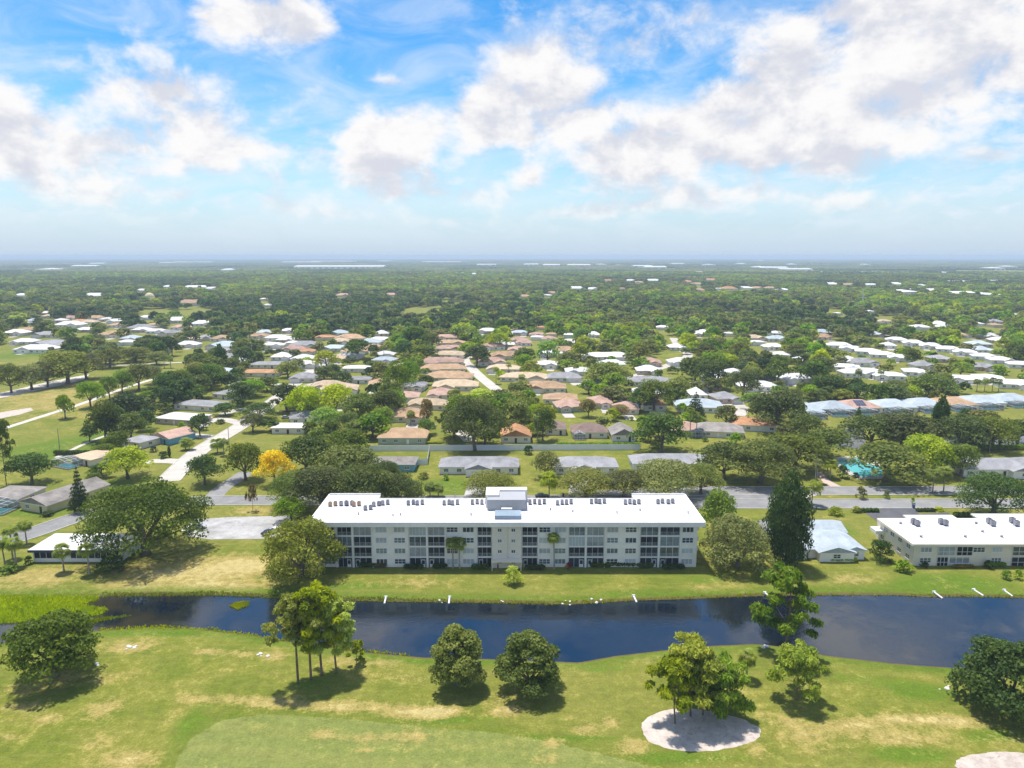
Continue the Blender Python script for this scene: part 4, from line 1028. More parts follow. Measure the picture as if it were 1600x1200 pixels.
def oak_lobes(seed, w=1., h=1., n=24, low=.28, ls=1.0):
    r = random.Random(seed); L = []; R = w/2; gold = 2.39996
    for i in range(n):
        f = (i+.5)/n; el = math.asin(min(1, f*.98)); a = i*gold+r.uniform(-.5, .5)
        rr = math.cos(el)*R*r.uniform(.56, .80); z = h*low + (h*(1-low)-h*.17)*math.sin(el)*r.uniform(.78, 1.0)
        s = R*r.uniform(.24, .40)*(ls if ls == 1 else r.choice((ls*.75, ls, ls*1.15)))
        L.append((rr*math.cos(a)*r.uniform(.85, 1.15), rr*math.sin(a), z, s*r.uniform(.9, 1.3), s*r.uniform(.9, 1.3), min(s*.75, h*.17)*r.uniform(.8, 1.1), r.uniform(.15, .8)))
    for i in range(3 if ls == 1 else 2): L.append((r.uniform(-.14, .14)*w, r.uniform(-.14, .14)*w, h*.6, R*.5*ls**2, R*.5*ls**2, h*.22*ls, .3))
    return L
def oak_trunk(seed, w, h, lobes, thick=.035, low=.28):
    r = random.Random(seed); b = MB(); t = thick*w
    fork = Vector((r.uniform(-.02, .02)*w, r.uniform(-.02, .02)*w, h*low*.75))
    b.tube([(0, 0, -.02*h), (0, 0, h*.03), (fork.x*.6, fork.y*.6, h*low*.4), tuple(fork)], [t*1.5, t*1.1, t*.95, t*.9], 7)
    for L in sorted(lobes, key=lambda q: -q[3])[:8]:
        e = Vector(L[:3]); m = fork.lerp(e, .5) + Vector((r.uniform(-.03, .03)*w, r.uniform(-.03, .03)*w, -.02*h))
        b.tube([tuple(fork-Vector((0, 0, t*.5))), tuple(m), tuple(e)], [t*.55, t*.34, t*.12], 5, cap=False)
    return b
def pine_lobes(seed, w=1., h=1., n=26, low=.42):
    r = random.Random(seed); L = []
    for i in range(n):
        f = (i+.5)/n; z = h*(low+(1-low)*f*.94); wd = w/2*(1-.55*max(0, f-.35))*r.uniform(.30, 1.0); a = i*2.4+r.uniform(-.6, .6)
        s = w*r.uniform(.07, .13)
        L.append((wd*math.cos(a), wd*math.sin(a), z, s*1.15, s*1.15, s*.62*(h/w)**.3, r.uniform(.1, .9)))
    L.append((0, 0, h*.95, w*.16, w*.16, h*.05, .6))
    return L
def pine_trunk(seed, w, h, lobes, thick=.028):
    r = random.Random(seed); b = MB(); t = thick*h*.8; bx, by = r.uniform(-.05, .05)*w, r.uniform(-.05, .05)*w
    path = lambda z: (bx*math.sin(3*z/h), by*math.sin(2.5*z/h), z)
    b.tube([path(-.015*h)]+[path(h*k) for k in (.03, .25, .5, .75, .95)], [t*1.3, t, t*.85, t*.7, t*.45, t*.12], 7)
    for L in lobes:
        z = max(.35*h, L[2]-.07*h); p = path(z); b.tube([p, ((p[0]+L[0])*.5, (p[1]+L[1])*.5, z+.02*h), L[:3]], [t*.3, t*.2, t*.08], 4, cap=False)
    return b
def cone_lobes(seed, w=1., h=1., tiers=11, column=False):
    r = random.Random(seed); L = []
    for i in range(tiers):
        f = (i+.3)/tiers; rad = w/2*((1-f)*.95+.06) if not column else w/2*(.62+.38*math.sin(math.pi*min(1, f*1.1)**.8))*(1 if f < .75 else (1-f)*3.2+.2)
        k = 6 if not column else 5
        for j in range(k):
            a = 2*math.pi*(j+.5*(i % 2))/k+r.uniform(-.2, .2); q = rad*r.uniform(.5, .72)
            L.append((q*math.cos(a), q*math.sin(a), h*(.07+.9*f), rad*.48, rad*.48, h/tiers*(.42 if not column else .9), r.uniform(.1, .8)))
    return L
def palm_parts(seed, h, R=1.9, n=30, fan=True):
    r = random.Random(seed); tr = MB(); lean = r.uniform(-.04, .04)*h
    path = lambda z: (lean*(z/h)**2, 0, z)
    tr.tube([path(-.1)]+[path(h*k) for k in (.02, .3, .6, .9, 1.0)], [.3, .24, .19, .17, .2, .26], 8)
    fr = MB(); c0 = R*.42
    fr.quad((0, -.03, 0), (c0, -.03, .22*R), (c0, .03, .22*R), (0, .03, 0))
    for k in range(9):                                  # leaflets fan out from the end of the stalk and droop
        a = (k-4)*.30; L = R*.62*(1-.05*abs(k-4)); dx, dy = math.cos(a), math.sin(a); w_ = R*.055
        m1 = (c0+dx*L*.55, dy*L*.55, .22*R-.01*R); e = (c0+dx*L, dy*L, .22*R-.30*R)
        fr.quad((c0, 0, .22*R), (m1[0]-dy*w_, m1[1]+dx*w_, m1[2]), e, (m1[0]+dy*w_, m1[1]-dx*w_, m1[2]))
    fme = fr.mesh('frond', LEAF['palm'])
    a = fme.attributes.new('tint', 'FLOAT', 'POINT'); a.data.foreach_set('value', [r.random() for _ in range(len(fme.vertices))])
    rots = [((k*2.39996) % 6.283, r.uniform(-1.05, .8)) for k in range(n)]
    return tr, fme, rots, path(h)
PALM_CACHE = {}
def palm(x, y, h, R, label, group=None, single=True, seed=0, z=None):
    z = gz(x, y) if z is None else z
    t = thing('palm_tree', label, 'palm tree', (x, y, z), seed*1.7 % 6.28, group)
    key = (round(h), round(R, 1), seed % 4)
    if key not in PALM_CACHE:
        tr, fme, rots, top = palm_parts(seed, h, R); joined = MB()
        for a, p in rots:
            m = Matrix.Translation(top) @ Matrix.Rotation(a, 4, 'Z') @ Matrix.Rotation(p, 4, 'Y')
            for f in fme.polygons: joined.poly([tuple(m @ fme.vertices[i].co) for i in f.vertices])
        jm = joined.mesh('crown', LEAF['palm']); a = jm.attributes.new('tint', 'FLOAT', 'POINT'); a.data.foreach_set('value', np.random.default_rng(seed).random(len(jm.vertices)).astype(np.float32))
        PALM_CACHE[key] = (tr.mesh('trunk', BARK_L, True), fme, rots, top, jm)
    tm, fme, rots, top, jm = PALM_CACHE[key]
    link('trunk', tm, t)
    if single:
        for a, p in rots:
            o = link('frond', fme, t, top); o.rotation_euler = (Matrix.Rotation(a, 4, 'Z') @ Matrix.Rotation(p, 4, 'Y')).to_euler()
    else: link('crown', jm, t)
    FOOT.append((x, y, 1)); return t

# unit prototypes (1 m wide, 1 m tall), scaled to the size each tree has
PROTO = {}
def proto(kind, mat, lod, var):
    key = (kind, mat, lod, var)
    if key in PROTO: return PROTO[key]
    sd = var*17+{'oak': 1, 'round': 5, 'pine': 9, 'cone': 13, 'column': 21, 'bush': 33}[kind]
    n, sz = {0: (11500, .0090), 1: (4200, .0145), 2: (1300, .026), 3: (300, .056)}[lod]
    if kind == 'oak': lb = oak_lobes(sd, 1, 1, 26 if lod < 2 else 16); tr = oak_trunk(sd, 1, 1, lb); kw = {}
    elif kind == 'round': lb = oak_lobes(sd, 1, 1, 20 if lod < 2 else 12, .30); tr = oak_trunk(sd, 1, 1, lb, .03, .3); kw = {}
    elif kind == 'pine': lb = pine_lobes(sd, 1, 1, 24); tr = pine_trunk(sd, 1, 1, lb, .02); n = int(n*.75); kw = dict(elong=1.5, inner=.2, upright=1.)
    elif kind == 'cone': lb = cone_lobes(sd); tr = MB().tube([(0, 0, -.01), (0, 0, .97)], [.03, .006], 6); kw = dict(inner=.3)
    elif kind == 'column': lb = cone_lobes(sd, column=True); tr = MB().tube([(0, 0, -.01), (0, 0, .9)], [.05, .01], 6); n = int(n*1.5); sz *= 1.25; kw = dict(upright=1., inner=.3)
    else: lb = oak_lobes(sd, 1, 1, 12, .05); tr = MB().tube([(0, 0, -.02), (0, 0, .4)], [.03, .02], 5); n = int(n*.5); kw = dict(inner=.4); sz *= 1.4
    PROTO[key] = (crown_mesh('crown', lb, n, sz, LEAF[mat], sd, **kw), tr.mesh('trunk', BARK_P if kind == 'pine' else BARK, True))
    return PROTO[key]
NAMES = {'oak': ('oak_tree', 'tree'), 'round': ('broadleaf_tree', 'tree'), 'pine': ('pine_tree', 'tree'), 'cone': ('conifer_tree', 'tree'), 'column': ('columnar_tree', 'tree'), 'bush': ('shrub', 'shrub')}
TREE_N = [0]; TREE_RECT = []
def tree(x, y, w, h, kind, mat, lod, label, group=None, z=None):
    TREE_N[0] += 1; var = TREE_N[0] % (4 if lod > 0 else 6); cm, tm = proto(kind, mat, lod, var); nm, cat = NAMES[kind]
    t = thing(nm, label, cat, (x, y, (gz(x, y) if y < 330 else 0) if z is None else z), (TREE_N[0]*2.4) % 6.283, group)
    t.scale = (w, w, h); link('trunk', tm, t); link('crown', cm, t)
    FOOT.append((x, y, w*.30)); return t
def tree_px(px, py, wpx, ytop, kind, mat, lod, label=None, group=None):
    x, y = G(px, py); return tree(x, y, wpx*mpp(x, y), height_for(x, y, ytop), kind, mat, lod, label, group)

# ---- foreground trees, each with its own crown
def hero(px, py, wpx, ytop, kind, mat, nleaf, leaf, label, seed, lobes=None, **kw):
    x, y = G(px, py); y_ = y; z = gz(x, y); w = wpx*mpp(x, y); h = height_for(x, y, ytop)-z
    nm, cat = NAMES[kind]; t = thing(nm, label, cat, (x, y, z))
    lb = lobes or (oak_lobes(seed, w, h, ls=.66, **kw) if kind in ('oak', 'round') else pine_lobes(seed, w, h, **kw))
    low = kw.get('low', .28)
    tr = oak_trunk(seed, w, h, lb, .032, low) if kind in ('oak', 'round') else pine_trunk(seed, w, h, lb, .017)
    tr.build('trunk', BARK if kind != 'pine' else BARK_P, t, True)
    ck = dict(elong=1.7, inner=.25, upright=1.2) if kind == 'pine' else {}
    link('crown', crown_mesh('crown', lb, nleaf, leaf, LEAF[mat], seed, **ck), t); FOOT.append((x, y, 3)); return t
hero(87, 1058, 150, 946, 'oak', 'oak', 10497, 0.199, 'broad dark green tree alone on the rough by the marsh', 3, n=51, low=.30)
hero(466, 1068, 78, 930, 'pine', 'pine', 4263, 0.216, 'tall leaning pine with the longest bare trunk in the canal-side group', 11, n=31, low=.52)
hero(486, 1062, 60, 920, 'pine', 'pine', 3876, 0.216, 'tall straight pine second from the bare-trunked one by the canal', 12, n=29, low=.45)
hero(503, 1056, 80, 916, 'pine', 'pine', 5426, 0.216, 'highest bright green pine in the middle of the canal-side group', 13, n=37, low=.38)
hero(526, 1052, 72, 936, 'pine', 'pine', 4651, 0.216, 'bushy pine beside the young pine in the canal-side group', 14, n=34, low=.32)
hero(557, 1036, 28, 1002, 'pine', 'pine', 1162, 0.187, 'small young pine beside the canal-side pine group', 15, n=13, low=.25)
hero(716, 1071, 98, 963, 'round', 'olive', 11305, 0.166, 'dense rounded olive-green oak on the canal lawn with pale trunk', 21, n=57, low=.20)
hero(826, 1080, 116, 972, 'round', 'oak', 11305, 0.172, 'dark oak with divided top beside the olive one', 22, n=51, low=.22)
hero(1055, 1132, 92, 1028, 'pine', 'pine', 4651, 0.202, 'spreading pine nearest the green on the white sand bed', 31, n=29, low=.35)
hero(1079, 1121, 96, 1003, 'pine', 'pine', 5943, 0.202, 'tallest pine on the white sand bed', 32, n=37, low=.40)
hero(1098, 1119, 80, 1018, 'pine', 'dpine', 5426, 0.202, 'dark pine in the middle of the white sand bed', 33, n=37, low=.25)
hero(1128, 1122, 84, 1032, 'pine', 'dpine', 5684, 0.202, 'low-branched dark pine on the palm side of the white sand bed', 34, n=40, low=.15)
hero(1244, 1096, 92, 1014, 'pine', 'pine', 4651, 0.187, 'single pine with thin trunk on the lawn beyond the sand bed', 41, n=34, low=.32)
hero(1226, 1020, 96, 888, 'pine', 'dpine', 5943, 0.230, 'very tall pine at the water edge with tiered yellowish top', 42, n=34, low=.30)
hero(1575, 1108, 172, 988, 'oak', 'deep', 12920, 0.199, 'large dark green tree near the grass-lipped bunker', 51, n=57, low=.15)
hero(228, 866, 212, 738, 'oak', 'oak', 20400, 0.212, 'huge spreading live oak between pavilion and parking lot', 61, n=60, low=.24)
hero(470, 899, 150, 800, 'oak', 'olive', 12750, 0.184, 'wide grey-green oak hiding one end of the apartment building', 62, n=52, low=.16)
hero(1152, 886, 118, 792, 'round', 'olive', 11050, 0.175, 'rounded grey-green oak at the open end of the apartment building', 63, n=46, low=.14)
x, y = G(1166, 1064); palm(x, y, height_for(x, y, 1028)-gz(x, y), 2.1, 'single cabbage palm on the canal lawn near the sand bed', seed=3)
for i, (px, py, yt) in enumerate(((100, 893, 857), (140, 897, 855))):
    x, y = G(px, py); palm(x, y, height_for(x, y, yt+5), 2.5, 'cabbage palm in front of the low white pavilion', 'palms at the pavilion', seed=5+i)
for i, (px, py, yt) in enumerate(((20, 872, 832), (42, 850, 822), (8, 885, 848), (26, 886, 850))):
    x, y = G(px, py); palm(x, y, height_for(x, y, yt), 2.4, 'palm in the clump at the end of the pavilion', 'palm clump at the end of the pavilion', seed=i)
for i, (px, py, yt) in enumerate(((708, 888, 848), (718, 888, 850))):
    x, y = G(px, py); palm(x, y, height_for(x, y, yt), 2.1, ('taller pale-trunked palm in front of the apartment balconies', 'lower pale-trunked palm in front of the apartment balconies')[i], seed=8+i)
x, y = G(866, 889); palm(x, y, height_for(x, y, 840), 1.9, 'tall slim palm beside the apartment stair block', seed=2)
for i, (px, py, yt, R) in enumerate(((1268, 790, 760, 3.6), (1457, 770, 738, 3.2), (1474, 769, 734, 3.2), (672, 776, 757, 2.4), (685, 776, 760, 2.4), (858, 777, 748, 3.8), (1292, 745, 712, 2.8), (1297, 748, 722, 2.8), (340, 708, 690, 3.4), (290, 703, 688, 2.8), (296, 703, 689, 2.8), (318, 672, 652, 2.4), (236, 690, 668, 2.6), (350, 712, 690, 2.4), (1276, 755, 722, 2.4))):
    x, y = G(px, py); palm(x, y, height_for(x, y, yt+4), R, 'palm along the streets behind the apartment building', 'street palms', single=False, seed=i)
for i, (px, py, yt) in enumerate(((642, 664, 646), (250, 628, 603), (816, 612, 586), (840, 690, 650), (1078, 682, 640), (1088, 682, 648), (1025, 700, 690), (1340, 608, 580), (1375, 600, 578), (1550, 612, 592), (1538, 612, 594), (1560, 612, 594), (775, 600, 575), (795, 592, 568), (1365, 620, 602), (1430, 622, 604), (257, 575, 555), (267, 575, 556), (900, 590, 570), (600, 560, 540), (1526, 612, 594))):
    x, y = G(px, py); palm(x, y, height_for(x, y, yt+3), 2.6, 'slim palm between the houses of the quarter', 'palms between the houses', single=False, seed=i, z=0)

# ---- named trees of the middle distance: px, base row, width px, top row, kind, leaf, detail
T = [
 (1120, 845, 70, 755, 'round', 'green', 1, 'bright green tree behind the open corner of the apartment building'),
 (1228, 884, 70, 733, 'column', 'deep', 0, 'tall dark columnar tree between apartment building and grey house'),
 (126, 800, 34, 726, 'cone', 'deep', 1, 'dark pointed conifer beside the concrete street corner house'),
 (430, 757, 54, 697, 'round', 'flower', 1, 'yellow flowering tree among dark oaks'),
 (1375, 876, 40, 838, 'bush', 'deep', 1, 'dark rounded shrub tree between the grey house and the cream block'),
 (803, 912, 34, 880, 'bush', 'lime', 1, 'round pale green shrub on the canal lawn before the stair block'),
 (742, 704, 98, 606, 'round', 'oak', 0, 'big dome-shaped dark oak standing over the white fence'),
 (1034, 706, 92, 640, 'round', 'deep', 1, 'dark dense tree at the end of the white fence'),
 (1383, 752, 120, 684, 'oak', 'oak', 1, 'dark spreading oak over the swimming pool'),
 (1440, 742, 84, 668, 'round', 'lime', 1, 'yellow-green round tree behind the pool oak'),
 (1188, 754, 124, 676, 'oak', 'oak', 0, 'dark spreading oak beside the road near the pool path'),
 (1550, 808, 116, 732, 'oak', 'deep', 0, 'dark dense oak behind the cream block'),
 (320, 757, 64, 704, 'round', 'deep', 1, 'dark round tree at the concrete street entrance'),
 (1467, 690, 28, 616, 'column', 'deep', 1, 'dark narrow tree rising before the pool houses'),
 (1341, 658, 15, 632, 'cone', 'deep', 2, 'small dark cone-shaped tree before the pool enclosures'),
 (1086, 656, 38, 610, 'cone', 'deep', 1, 'broad dark conifer among pale roofs'),
 (667, 663, 26, 616, 'round', 'rust', 2, 'slim brownish tree before the tan-tiled row'),
 (852, 746, 48, 699, 'round', 'olive', 1, 'grey-green tree between the two grey duplexes'),
 (455, 815, 60, 770, 'round', 'green', 1, 'light green tree at the rear corner of the apartment building by the parking lot'),
 (10, 757, 40, 655, 'pine', 'dpine', 1, 'tall thin pine at the edge of the golf course'),
 (102, 654, 32, 611, 'round', 'green', 2, 'small single green tree on the golf fairway'),
 (50, 756, 74, 700, 'round', 'deep', 1, 'dark dense tree behind the house with the big pool screen'),
 (345, 582, 24, 536, 'column', 'deep', 2, 'dark columnar tree behind the golf course grove'),
]
for r_ in T: tree_px(*r_)
OAKS = 'dark oak in the mass behind the parking side of the apartment building'
for q in ((505, 800, 110, 716), (570, 806, 110, 712), (625, 798, 80, 728), (460, 790, 80, 730), (545, 758, 110, 690), (480, 740, 90, 672), (540, 722, 80, 660), (384, 750, 62, 682), (600, 780, 70, 706)):
    tree_px(q[0], q[1], q[2], q[3], 'oak', 'oak', 0 if q[1] > 770 else 1, OAKS, 'oaks behind the apartment building')
for q in ((765, 778, 92, 734), (915, 778, 96, 726), (975, 776, 80, 728), (1040, 782, 112, 710), (1095, 772, 70, 716)):
    tree_px(q[0], q[1], q[2], q[3], 'oak', 'olive', 0, 'spreading oak between the road and the apartment roof', 'oaks along the road behind the apartment roof')
for q in ((1130, 748, 90, 680), (1240, 735, 110, 668), (1290, 716, 80, 660), (1360, 700, 90, 640), (1410, 700, 110, 632), (1500, 704, 80, 640), (1550, 702, 80, 642), (1590, 690, 60, 650), (1470, 735, 60, 690), (1500, 745, 56, 684), (1210, 672, 98, 598), (1260, 690, 60, 640)):
    tree_px(q[0], q[1], q[2], q[3], 'oak', ('oak', 'deep', 'oak', 'olive')[q[0] % 4], 1, 'dark oak in the belt around pool and pond', 'oaks around pool and pond')
for q in ((18, 614, 46, 558), (50, 609, 56, 562), (106, 599, 84, 538), (135, 592, 54, 545), (172, 575, 46, 538), (212, 566, 52, 538), (245, 570, 40, 545), (75, 605, 50, 556)):
    tree_px(q[0], q[1], q[2], q[3], 'oak', 'olive', 1, 'grey-green oak in the row across the golf course', 'oaks across the golf course')
for q in ((142, 637, 46, 588), (172, 624, 34, 580), (191, 614, 38, 574), (217, 609, 50, 562), (240, 600, 34, 566)):
    tree_px(q[0], q[1], q[2], q[3], 'round', 'green' if q[0] < 200 else 'olive', 1, 'light green tree beside the golf cart path', 'trees along the cart path')
for q in ((260, 626, 44, 578), (288, 622, 44, 572), (308, 612, 40, 566), (330, 608, 46, 560), (232, 634, 34, 605), (165, 694, 54, 620), (205, 690, 60, 640), (185, 706, 44, 668), (140, 690, 30, 660), (160, 745, 40, 722), (200, 748, 76, 690), (165, 715, 40, 690), (148, 760, 30, 735)):
    tree_px(q[0], q[1], q[2], q[3], 'round', ('deep', 'oak', 'green', 'lime')[(q[0]//5) % 4] if q[0] != 200 else 'lime', 1, 'tree in the hedge belt between golf course and concrete street', 'trees between golf course and concrete street')
for q in ((478, 655, 62, 598), (525, 650, 70, 594), (562, 660, 60, 606), (510, 672, 60, 630), (470, 640, 46, 606), (545, 676, 50, 640), (605, 655, 56, 600), (598, 672, 44, 628), (622, 618, 50, 562), (640, 605, 44, 558), (612, 640, 48, 604)):
    tree_px(q[0], q[1], q[2], q[3], 'round', 'lime' if q[0] in (478, 525, 470) else ('green' if q[0] % 2 == 0 else 'oak'), 1, 'bright green leafy tree in the grove beside the tan rows', 'bright grove beside the tan rows')
for q in ((820, 650, 48, 614), (848, 688, 42, 632), (835, 660, 40, 628), (919, 652, 32, 618), (967, 652, 36, 628), (1022, 643, 72, 588), (948, 608, 78, 558), (1000, 642, 40, 600), (1110, 606, 60, 556), (1160, 622, 60, 572), (1085, 598, 56, 552), (1135, 580, 50, 548), (745, 572, 48, 534), (820, 572, 40, 538), (855, 568, 44, 528), (885, 575, 36, 545), (650, 548, 50, 504), (675, 545, 30, 515), (725, 530, 50, 505), (780, 545, 40, 515), (1270, 600, 60, 558), (1290, 622, 64, 578), (1455, 624, 74, 578), (1400, 622, 40, 590), (1240, 640, 36, 600), (1215, 600, 40, 545), (405, 655, 56, 625), (395, 620, 50, 588), (395, 675, 40, 640), (560, 560, 50, 525), (510, 575, 44, 545), (450, 590, 40, 560)):
    m = ('oak', 'green', 'olive', 'oak', 'deep', 'lime')[(q[0]*7+q[1]) % 6]
    tree_px(q[0], q[1], q[2], q[3], 'round' if q[0] % 3 else 'oak', 'rust' if q[0] in (919, 967) else m, 1 if q[1] > 600 else 2, 'leafy tree standing between the houses of the quarter', 'trees between the houses')

# ---- scatter: the wooded plain. The largest stay single trees, the rest become one far wood
rs = np.random.default_rng(4)
def jitter_grid(y0, y1, step, half=.80):
    out = []; y = y0
    while y < y1:
        xm = (y*CP+CAM_H*SP)*half; xs = np.arange(-xm, xm, step); out.append(np.stack([xs+rs.uniform(-.48, .48, len(xs))*step, np.full(len(xs), y)+rs.uniform(-.48, .48, len(xs))*step], 1)); y += step
    return np.concatenate(out)
pts = np.concatenate([jitter_grid(300, 640, 11.0), jitter_grid(640, 1100, 11.0), jitter_grid(1100, 3200, 13.0)])
X, Y = pts[:, 0], pts[:, 1]; n = len(X)
Wd = rs.uniform(7, 19, n); Wd[Y > 640] = rs.uniform(11, 18, (Y > 640).sum()); Wd[Y > 1100] += 2; Ht = Wd*rs.uniform(.6, 1.15, n); Ht = np.clip(Ht, 6, 17)
dep = Y*CP+CAM_H*SP; PX = 800+F_PX*X/dep; PB = 600-F_PX*(Y*SP-CAM_H*CP)/dep
depT = Y*CP+(CAM_H-Ht)*SP; PT = 600-F_PX*(Y*SP+(Ht-CAM_H)*CP)/depT; HW = Wd*F_PX/dep/2
keep = np.ones(n, bool)
for (a, b0, c, d, yy) in PROTECT:
    big = (d-b0)*(c-a)
    ox = np.minimum(PX+HW*.8, c)-np.maximum(PX-HW*.8, a); oy = np.minimum(PB, d)-np.maximum(PT, b0)
    hit = (ox > 0) & (oy > 0) & (Y < yy+6) & (ox*oy > .20*big)
    keep &= ~hit
for (fx, fy, fr) in FOOT: keep &= (X-fx)**2+(Y-fy)**2 > (fr*.9+1.2)**2
# open ground that stays open
OPEN = [[(-300, 760), (-300, 545), (0, 540), (60, 556), (120, 575), (285, 560), (300, 585), (240, 625), (150, 680), (80, 735), (0, 770)], [(400, 655), (390, 640), (470, 580), (500, 570), (520, 575), (480, 605), (430, 660)],
        [(255, 760), (285, 728), (370, 665), (410, 635), (440, 650), (380, 700), (330, 760)], [(571, 745), (571, 697), (1010, 695), (1110, 720), (1110, 760), (571, 790)], [(-300, 900), (-300, 770), (120, 770), (300, 770), (1700, 757), (1900, 900)],
        [(1250, 668), (1300, 655), (1640, 640), (1640, 668), (1300, 672)], [(1255, 760), (1280, 700), (1400, 700), (1400, 760)], [(755, 620), (720, 575), (735, 560), (800, 610)], [(690, 700), (640, 640), (650, 620), (690, 660)]]
for poly in OPEN: keep &= poly_sd(X, Y, [G(*q) for q in poly]) < 0
for (px0, py0, px1, py1) in ((270, 745, 470, 590), (1040, 572, 1052, 528), (985, 590, 1040, 572), (1300, 612, 1600, 602)):
    ax, ay = G(px0, py0); bx, by = G(px1, py1); tt = np.clip(((X-ax)*(bx-ax)+(Y-ay)*(by-ay))/((bx-ax)**2+(by-ay)**2), 0, 1)
    keep &= (X-ax-tt*(bx-ax))**2+(Y-ay-tt*(by-ay))**2 > 8**2
gapn = fbm(X/70, Y/90, 9, 3); keep &= ~((Y < 640) & (gapn < .24)); keep &= ~((Y > 640) & (fbm(X/120, Y/240, 31, 3) < .25))
X, Y, Wd, Ht, PX, PB, PT, HW = (a[keep] for a in (X, Y, Wd, Ht, PX, PB, PT, HW))
band = (np.abs(PX-560) < 290) & (PB > 478) & (PB < 522)              # belt where most trees take the darker deep green leaves
tone = fbm(X/160, Y/320, 21, 3)+rs.normal(0, .12, len(X))
cls = np.where(band & (rs.random(len(X)) < .6), 1, np.where(tone < .25, 1, np.where(tone < .40, 0, np.where(tone < .52, 2, 3)))); cls = np.where((cls == 3) & (rs.random(len(X)) < .3), 4, cls)
CLS = ['oak', 'deep', 'olive', 'green', 'lime']
area = HW*(PB-PT); vis = (PX > -20) & (PX < 1620); order = np.argsort(-(area*vis)); N_SINGLE = 170
SG = {'oak': 'dark green broad tree of the wooded quarter', 'deep': 'very dark dense tree of the wooded quarter', 'olive': 'grey-green oak of the wooded quarter', 'green': 'fresh green tree of the wooded quarter', 'lime': 'yellow-green tree of the wooded quarter'}
for i in order[:N_SINGLE]:
    m = CLS[cls[i]]; tree(float(X[i]), float(Y[i]), float(Wd[i]), float(Ht[i]), 'oak' if m in ('oak', 'olive') else 'round', m, 2, SG[m], 'scattered trees of the wooded quarter')
rest = order[N_SINGLE:]

# far wood: one object, geometry nodes set small crowns on its points
def far_wood(name, P, idx, scl, rot, protos):
    me = bpy.data.meshes.new(name); me.from_pydata([tuple(p) for p in P], [], [])
    for nm, typ, vals in (('idx', 'INT', idx), ('rot', 'FLOAT', rot)):
        a = me.attributes.new(nm, typ, 'POINT'); a.data.foreach_set('value', np.ascontiguousarray(vals, np.int32 if typ == 'INT' else np.float32))
    a = me.attributes.new('scl', 'FLOAT_VECTOR', 'POINT'); a.data.foreach_set('vector', np.ascontiguousarray(scl, np.float32).ravel())
    o = tag(link(name, me), kind='stuff')
    ng = bpy.data.node_groups.new(name, 'GeometryNodeTree'); N = ng.nodes; L = ng.links
    ng.interface.new_socket('Geometry', in_out='INPUT', socket_type='NodeSocketGeometry'); ng.interface.new_socket('Geometry', in_out='OUTPUT', socket_type='NodeSocketGeometry')
    gi = N.new('NodeGroupInput'); go = N.new('NodeGroupOutput'); jn = N.new('GeometryNodeJoinGeometry')
    def named(nm, dt):
        q = N.new('GeometryNodeInputNamedAttribute'); q.data_type = dt; q.inputs[0].default_value = nm; return q.outputs['Attribute']
    ai, ar, asz = named('idx', 'INT'), named('rot', 'FLOAT'), named('scl', 'FLOAT_VECTOR')
    cx = N.new('ShaderNodeCombineXYZ'); L.new(ar, cx.inputs[2])
    for k, ob in enumerate(protos):
        oi = N.new('GeometryNodeObjectInfo'); oi.inputs['Object'].default_value = ob; oi.inputs['As Instance'].default_value = True; oi.transform_space = 'ORIGINAL'
        cmp_ = N.new('FunctionNodeCompare'); cmp_.data_type = 'INT'; cmp_.operation = 'EQUAL'; L.new(ai, cmp_.inputs[2]); cmp_.inputs[3].default_value = k
        ip = N.new('GeometryNodeInstanceOnPoints'); L.new(gi.outputs[0], ip.inputs['Points']); L.new(cmp_.outputs[0], ip.inputs['Selection']); L.new(oi.outputs['Geometry'], ip.inputs['Instance'])
        L.new(cx.outputs[0], ip.inputs['Rotation']); L.new(asz, ip.inputs['Scale']); L.new(ip.outputs[0], jn.inputs[0])
    L.new(jn.outputs[0], go.inputs[0])
    md = o.modifiers.new('wood', 'NODES'); md.node_group = ng
    return o
def proto_tree(me, label, group, i):
    """a real tree at the edge of the wood whose crown also serves the far wood"""
    j = rest[-1-i]; x, y = float(X[j]), float(Y[j]); t = thing('oak_tree', label, 'tree', (x, y, 0), 0, group); 
    c = link('crown', me, t); tr = link('trunk', proto('round', 'oak', 3, 0)[1], t); t.scale = (float(Wd[j]), float(Wd[j]), float(Ht[j])); return c
PR = []
for k, m in enumerate(CLS):
    for v in range(3): PR.append(proto_tree(proto('oak' if m in ('oak', 'olive') else 'round', m, 3 if v else 3, v)[0], 'far-off tree at the back of the wooded plain', 'far-off trees of the plain', len(PR)))
rest = rest[:-len(PR)]
P = np.stack([X[rest], Y[rest], np.zeros(len(rest))], 1); S = np.stack([Wd[rest], Wd[rest], Ht[rest]], 1)
far_wood('far_wood', P, cls[rest]*3+rs.integers(0, 3, len(rest)), S, rs.uniform(0, 6.28, len(rest)), PR)

